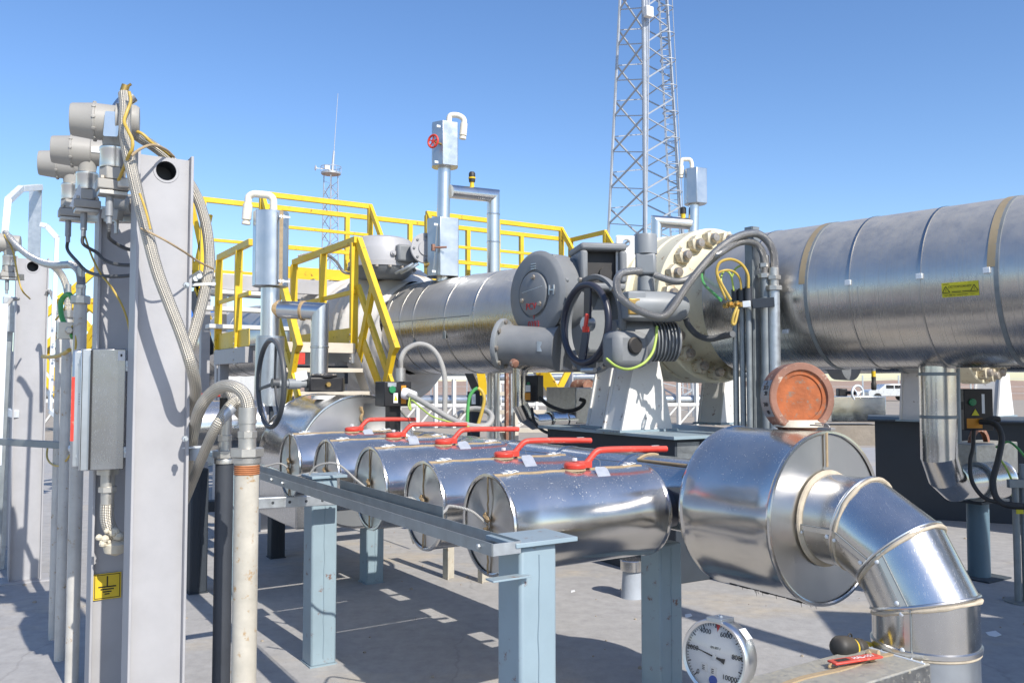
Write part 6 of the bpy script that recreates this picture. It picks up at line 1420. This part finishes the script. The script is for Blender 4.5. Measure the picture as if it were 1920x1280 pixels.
# ---- stainless cabinet
cx0 = W(200, 765, 4.02)
t = thing('metal_cabinet', 'scratched stainless cabinet with a red stripe on its lid, hung on the half hidden column', 'cabinet', cx0 - Z * .3)
cz0, cz1 = W(200, 880, 4.0).z, W(200, 654, 4.0).z; H_ = cz1 - cz0; zc = (cz0 + cz1) / 2
bx_ = V3((cos(R(22)), sin(R(22)), 0)); by_ = V3((-sin(R(22)), cos(R(22)), 0)); BA = (bx_, by_, Z)
bc = W(203, 765, 4.0); bc.z = zc; bc = bc + by_ * .09
g = G(); g.box(bc, (.145, .22, H_), BA); part('body', g, M['steel_scr'] if 'steel_scr' in M else M['steel_plain'], t, bevel=.004)
lc = W(161, 765, 4.0); lc.z = zc - .002; lc = lc + by_ * .10
g = G(); g.box(lc, (.048, .26, H_ * 1.005), BA); part('lid_frame', g, M['tin'], t, bevel=.004)
ll = W(144, 765, 4.02); ll.z = zc; ll = ll + by_ * .12
g = G(); g.box(ll, (.045, .24, H_ * .985), BA); part('lid', g, M['tin'], t, bevel=.01)
g = G(); g.box(lc - by_ * .1305 + bx_ * -.016 + Z * 0, (.003, .002, H_), BA); part('lid_gap', g, M['black'], t)
g = G(); g.box(bc - bx_ * .0725 - by_ * .1, (.008, .05, H_ * .98), BA); part('shadow_gap', g, M['black'], t)
q0 = ll - bx_ * .0155 - by_ * .1208
g = G(); g.box(q0 + Z * .0 - bx_ * .002, (.014, .0015, .30), BA); part('red_stripe', g, M['red'], t)
for dz in (H_ * .39, -H_ * .39):
    g = G(); g.lathe(ll - by_ * .121 + Z * dz + bx_ * .012, -by_, [(0, .011), (.012, .011), (.012, 0)], 12); part('lid_screw', g, M['galv'], t)
    g = G(); q = bc + bx_ * .085 - by_ * .09 + Z * dz * .92; g.box(q, (.03, .04, .05), BA); g.bolt(q - by_ * .02, -by_, .014, .014); part('mount_lug', g, M['galv'], t, bevel=.003)
g = G(); g.box(bc + bx_ * .052 - by_ * .111 + Z * (H_ / 2 - .032), (.03, .0015, .045), BA); part('white_sticker', g, M['white_lbl'], t)
g = G(); g.box(bc + bx_ * .052 - by_ * .112 + Z * (H_ / 2 - .03), (.008, .001, .012), BA); part('sticker_mark', g, M['ink'], t)
for k in range(5):
    g = G(); g.box(ll + bx_ * .014 - by_ * .1205 + Z * (.07 - .012 * k), (.016, .001, .003), BA); part('print_line', g, M['galv_dark'], t)
g = G(); q = bc - Z * (H_ / 2); g.cyl(q, q - Z * .03, .05, n=20); g.cyl(q - Z * .03, q - Z * .09, .032, n=20); g.hexa(q - Z * .115, Z, .043, .028, 8); g.cyl(q - Z * .115, q - Z * .19, .03, n=20); part('bottom_gland', g, M['fitting'], t)
hose([q - Z * .17, q - Z * .23, q - Z * .28 + VX * .012, q - Z * .33 + VX * .045, q - Z * .36 + VX * .1, q - Z * .37 + VX * .2, q - Z * .38 + VX * .3], .032, 'hose', 'foam splashed braided hose leaving the bottom of the metal cabinet', name='braided_hose', n=14)
g = G(); rn = random.Random(2)
for k in range(16):
    c_ = q - Z * (.29 + .09 * rn.random()) + VX * (-.05 + .1 * rn.random()) - UX * .03; rr_ = .008 + .016 * rn.random(); g.lathe(c_ - Z * rr_, Z, [(0, 0), (rr_ * .4, rr_ * .8), (rr_, rr_), (rr_ * 1.6, rr_ * .75), (rr_ * 2, 0)], 8)
g.lathe(q - Z * .42 + VX * .04, Z, [(0, 0), (.02, .05), (.06, .06), (.08, .03), (.085, 0)], 10)
solo('foam_blobs', g, M['foam'], 'pale dried foam blobs stuck on the bend of the hose under the cabinet', 'foam')

# ---- conduits and wires behind, between the columns
for lab, px, Y_, ytop, r, mt, fit in (('grey conduit with a steel gland on top, just left of the half hidden column', 151, 4.6, 570, .034, 'conduit', True), ('thinner conduit with hose on top, left of the one with the steel gland', 127, 5.0, 596, .028, 'conduit', True),
                                      ('plain cream conduit rising between the two left columns', 113, 5.4, 590, .023, 'conduit', False)):
    top = W(px, ytop, Y_); tt = thing('conduit', lab, 'conduit', V3((top.x, top.y, 0)))
    g = G(); g.cyl(V3((top.x, top.y, 0)), top, r, n=20); part('tube', g, M[mt], tt)
    if fit:
        g = G(); g.hexa(top, Z, r * 1.5, .045, 8); part('hex_nut', g, M['fitting'], tt); g = G(); g.cyl(top + Z * .04, top + Z * .09, r * .7, n=16); g.hexa(top + Z * .085, Z, r * .8, .02, 8); g.cyl(top + Z * .1, top + Z * .2, r * .55, n=16); part('nipple', g, M['fitting'], tt)
hose(H([(151, 552, 4.6), (152, 525, 4.6), (148, 508, 4.62), (136, 497, 4.7), (118, 497, 4.85), (98, 497, 5.1), (78, 492, 5.4), (56, 481, 5.8), (36, 465, 6.1), (22, 450, 6.3), (10, 436, 6.4)]), .022, 'hose_grey', 'grey hose sweeping across the left columns to the small transmitter at the left edge')
hose(H([(127, 585, 5.0), (128, 560, 5.0), (125, 538, 5.05), (117, 518, 5.1), (106, 504, 5.2), (96, 497, 5.25)]), .021, 'hose', 'short hose joining the thinner left conduit to the sweeping grey hose', name='braided_hose')
hose(H([(137, 562, 4.7), (130, 552, 4.72), (120, 556, 4.75), (114, 568, 4.75), (115, 590, 4.72), (122, 610, 4.68), (132, 625, 4.62), (138, 632, 4.6)]), .014, 'wire_green', 'thick green wire curling between the left conduits', 'wire', 'earth_wire')
hose(H([(80, 668, 5.6), (95, 669, 5.4), (112, 666, 5.1), (130, 656, 4.8)]), .012, 'wire_yellow', 'yellow wire sagging between the left columns', 'wire', 'earth_wire')
hose(H([(136, 612, 4.6), (142, 618, 4.58), (143, 640, 4.57), (142, 655, 4.57)]), .007, 'wire_yellow', 'yellow wire bending down at the top of the metal cabinet', 'wire', 'earth_wire')
hose(H([(90, 832, 5.6), (88, 855, 5.5), (95, 868, 5.4), (110, 873, 5.2), (122, 865, 5.0), (131, 853, 4.9)]), .006, 'wire_yellow', 'thin yellow wire hanging from the crossbar at the left', 'wire', 'earth_wire')
hose(H([(104, 500, 5.2), (116, 515, 5.1), (122, 540, 5.05), (124, 570, 5.0), (112, 590, 4.9), (104, 600, 4.9)]), .005, 'wire_yellow', 'thin yellow wire beside the short left hose', 'wire', 'earth_wire')
q = W(128, 620, 4.62); g = G(); g.box(q + Z * .0, (.1, .06, .09)); g.bolt(q - UX * .03, -UX, .02, .03); solo('pipe_clamp', g, M['fitting'], 'pipe clamp with bolts gripping the left conduits above the metal cabinet', 'clamp', bevel=.006)
# thin white upright and crossbar, galvanised angles at the left edge
t = thing('cable_support', 'thin galvanised cable support post with a bent top between the left columns', 'support', V3(((102 - CX) / F * 5.9, 5.9, 0)))
bar(t, 'upright', V3(((96 - CX) / F * 5.9, 5.9, .01)) + Z * W(96, 770, 5.9).z, W(107, 445, 5.9), .028, .034, 'galv_white', up=UX)
bar(t, 'bent_arm', W(107, 446, 5.9), W(88, 424, 5.9), .03, .034, 'galv_white'); bar(t, 'bent_arm', W(89, 424, 5.9), W(76, 421, 5.9), .03, .034, 'galv_white')
bar(t, 'foot_arm', W(95, 770, 5.9), W(115, 787, 5.85), .03, .03, 'galv_white')
g = G(); g.cyl(V3(((120 - CX) / F * 5.85, 5.85, 0)), W(120, 785, 5.85), .03, n=14); part('leg', g, M['galv_dark'], t)
for k in range(5): g = G(); g.bolt(W(99 - .0 * k, 615 + 30 * k, 5.87), -UX, .008, .01); part('bolt', g, M['galv'], t)
t = thing('strut_bar', 'long thin galvanised crossbar in front of the left columns', 'crossbar', W(65, 832, 5.2))
bar(t, 'channel', W(-30, 826, 5.6), W(130, 835, 5.0), .03, .042, 'galv_dark')
g = G(); g.bolt(W(130, 840, 4.98), V3((1, 0, 0)), .02, .05); part('end_bolt', g, M['galv_white'], t)
t = thing('cable_support', 'galvanised angle post with a white bent arm at the top left, against the sky', 'support', V3(((62 - CX) / F * 7.3, 7.3, 0)))
g = G(); a = V3(((58 - CX) / F * 7.3, 7.3, 0)); b = W(63, 352, 7.3); c_ = (a + b) / 2; b_n = (b - a).normalized()
g.box(c_ + V3((.01, 0, 0)), (.10, .008, (b - a).length), (V3((1, .15, 0)).normalized(), V3((-.15, 1, 0)).normalized(), Z)); g.box(c_ - V3((.045, -.05, 0)), (.008, .12, (b - a).length), (V3((1, .15, 0)).normalized(), V3((-.15, 1, 0)).normalized(), Z)); part('angle', g, M['galv'], t)
bar(t, 'bent_arm', W(75, 351, 7.3), W(40, 354, 6.9), .05, .05, 'galv_white'); bar(t, 'bent_arm', W(40, 353, 6.9), W(15, 376, 6.5), .045, .05, 'galv_white'); bar(t, 'bent_arm', W(15, 374, 6.5), W(9, 440, 6.5), .05, .05, 'galv_white', up=UX)
t = thing('cable_support', 'pale galvanised channel upright at the extreme left edge', 'support', V3(((5 - CX) / F * 6.2, 6.2, 0)))
bar(t, 'upright', V3(((1 - CX) / F * 6.2, 6.2, 1.0)), W(8, 570, 6.2), .05, .05, 'galv_white', up=UX); bar(t, 'upright', V3(((-4 - CX) / F * 6.4, 6.4, 0)), W(8, 640, 6.4), .09, .05, 'galv_dark', up=UX)
t = thing('cable_support', 'narrow galvanised upright with bolts just left of the farther grey column', 'support', V3(((17 - CX) / F * 7.4, 7.4, 0)))
bar(t, 'upright', V3(((14 - CX) / F * 7.4, 7.4, .0)), W(19, 610, 7.4), .045, .05, 'galv', up=UX)
bar(t, 'clip', W(14, 772, 7.0), W(30, 776, 6.9), .05, .06, 'galv_white')
g = G(); g.box(W(25, 590, 7.3), (.16, .1, .3)); solo('small_cabinet', g, M['galv'], 'small grey box mounted behind the farther grey column at the left edge', 'cabinet', bevel=.006)
transm = transmitter('small grey pressure transmitter cut off by the left edge of the picture', 6, 455, 6.4, .85)
hose(H([(8, 440, 6.35), (24, 470, 6.3), (34, 520, 6.3), (42, 545, 6.3), (56, 560, 6.5)]), .006, 'wire_yellow', 'yellow wire hanging by the transmitter at the left edge', 'wire', 'earth_wire')
hose(H([(-5, 576, 6.2), (10, 574, 6.2), (22, 562, 6.3), (34, 560, 6.5)]), .014, 'cable_grey', 'pale bent cable at the extreme left edge', 'cable', 'grey_cable')
bar(thing('instrument_bracket', 'pale bracket arm with a clip beside the farther grey column', 'bracket', W(20, 518, 6.6)), 'arm', W(-5, 518, 6.4), W(40, 520, 6.7), .05, .05, 'fitting')
hose(H([(86, 555, 6.6), (92, 545, 6.6), (100, 560, 6.5), (110, 590, 6.3)]), .014, 'hose_grey', 'short grey hose behind the thin cable support at the left', 'hose')
# ---- drums of the next skid behind the near column
t = thing('insulated_valve', 'polished drum with two red levers half hidden behind the arching braided hoses', 'insulated valve', W(420, 845, 7.7))
o = W(486, 797, 7.55); g = G(); drum_shell(g, o, -VX, .222, 1.0, 48); part('jacket', g, M['steel'], t)
part('end_panel', creased_disc(o - VX * .006, VX, .214, seed=31), M['steel_disc'], t)
for k, (x0, y0, x1, y1) in enumerate(((345, 752, 372, 739), (372, 740, 428, 741))):
    g = G(); g.tube([W(x0, y0, 7.7), W(x1, y1, 7.7)], .017, 10, smooth=False); part('lever', g, M['red'], t)
g = G(); g.lathe(W(352, 762, 7.6), Z, [(0, 0), (0, .055), (.03, .05), (.03, 0)], 18); part('lever_hub', g, M['red'], t)
q = W(470, 860, 8.2); g = G(); g.box(V3((q.x, q.y, .45)), (1.3, .12, .1)); solo('steel_beam', g, M['plinth_blue'], 'dark blue steel beam under the half hidden drum at the left', 'beam', bevel=.006)
q = W(372, 900, 6.6); hollow_post('dark blue post under the drums of the next skid, right of the tallest column', q.dot(VX), q.dot(UX), .95, .13, 'plinth_blue')
q = W(520, 840, 7.9); hollow_post('dark blue post under the arched gearbox drum', q.dot(VX), q.dot(UX), .8, .13, 'plinth_blue')
bar(thing('strut_bar', 'pale blue angle strut low behind the braided hoses', 'crossbar', W(420, 850, 6.2)), 'angle', W(368, 846, 6.4), W(440, 862, 5.9), .05, .05, 'post_blue')

# ================================================================ GROUND BITS AND OFF-FRAME POLE
g = G(); rn = random.Random(11)
for k in range(260):
    x, y = rn.uniform(-4, 6), rn.uniform(3.2, 13); s = rn.choice((.006, .008, .011, .016))
    g.lathe(V3((x, y, .0)), Z, [(-.002, s), (s * .7, s * .8), (s, 0)], 5)
solo('pebbles', g, M['gravel'], None, None, kind='stuff')
for px, py, s in ((1290, 1155, .03), (1074, 1109, .02), (1862, 1190, .045)):
    q = onz(px, py, 0); g = G(); g.plate([(-s, -s * .6), (s * .7, -s * .8), (s, s * .5), (-s * .3, s)], q + Z * .004, (V3((1, .3, .25))).normalized(), (V3((-.3, 1, .1))).normalized(), .003)
    solo('scrap', g, M['white_lbl'], {1290: 'pale scrap lying on the concrete left of the gauge, in front of the big drum', 1074: 'tiny pale scrap on the concrete between the nearest drum and the gauge', 1862: 'crumpled white scrap on the shaded concrete right of the elbow pipe'}[px], 'scrap')
g = G(); g.box(V3((4.75, 2.75, 1.45)), (1.5, .9, 2.9), ((V3((cos(R(-8)), sin(R(-8)), 0))), V3((-sin(R(-8)), cos(R(-8)), 0)), Z)); solo('unseen_shade_box', g, M['galv'], 'tall unseen box added just outside the right edge to shade the concrete there', 'cabinet', bevel=.01)  # unseen box, added only to throw shade on the concrete at the right
pole = V3((3.72, 2.45, 0)); g = G(); g.cyl(pole, pole + Z * 3.9, .10, n=20); solo('lamp_pole', g, M['galv'], 'round pole standing just outside the right edge, throwing a long shadow across the concrete', 'pole')
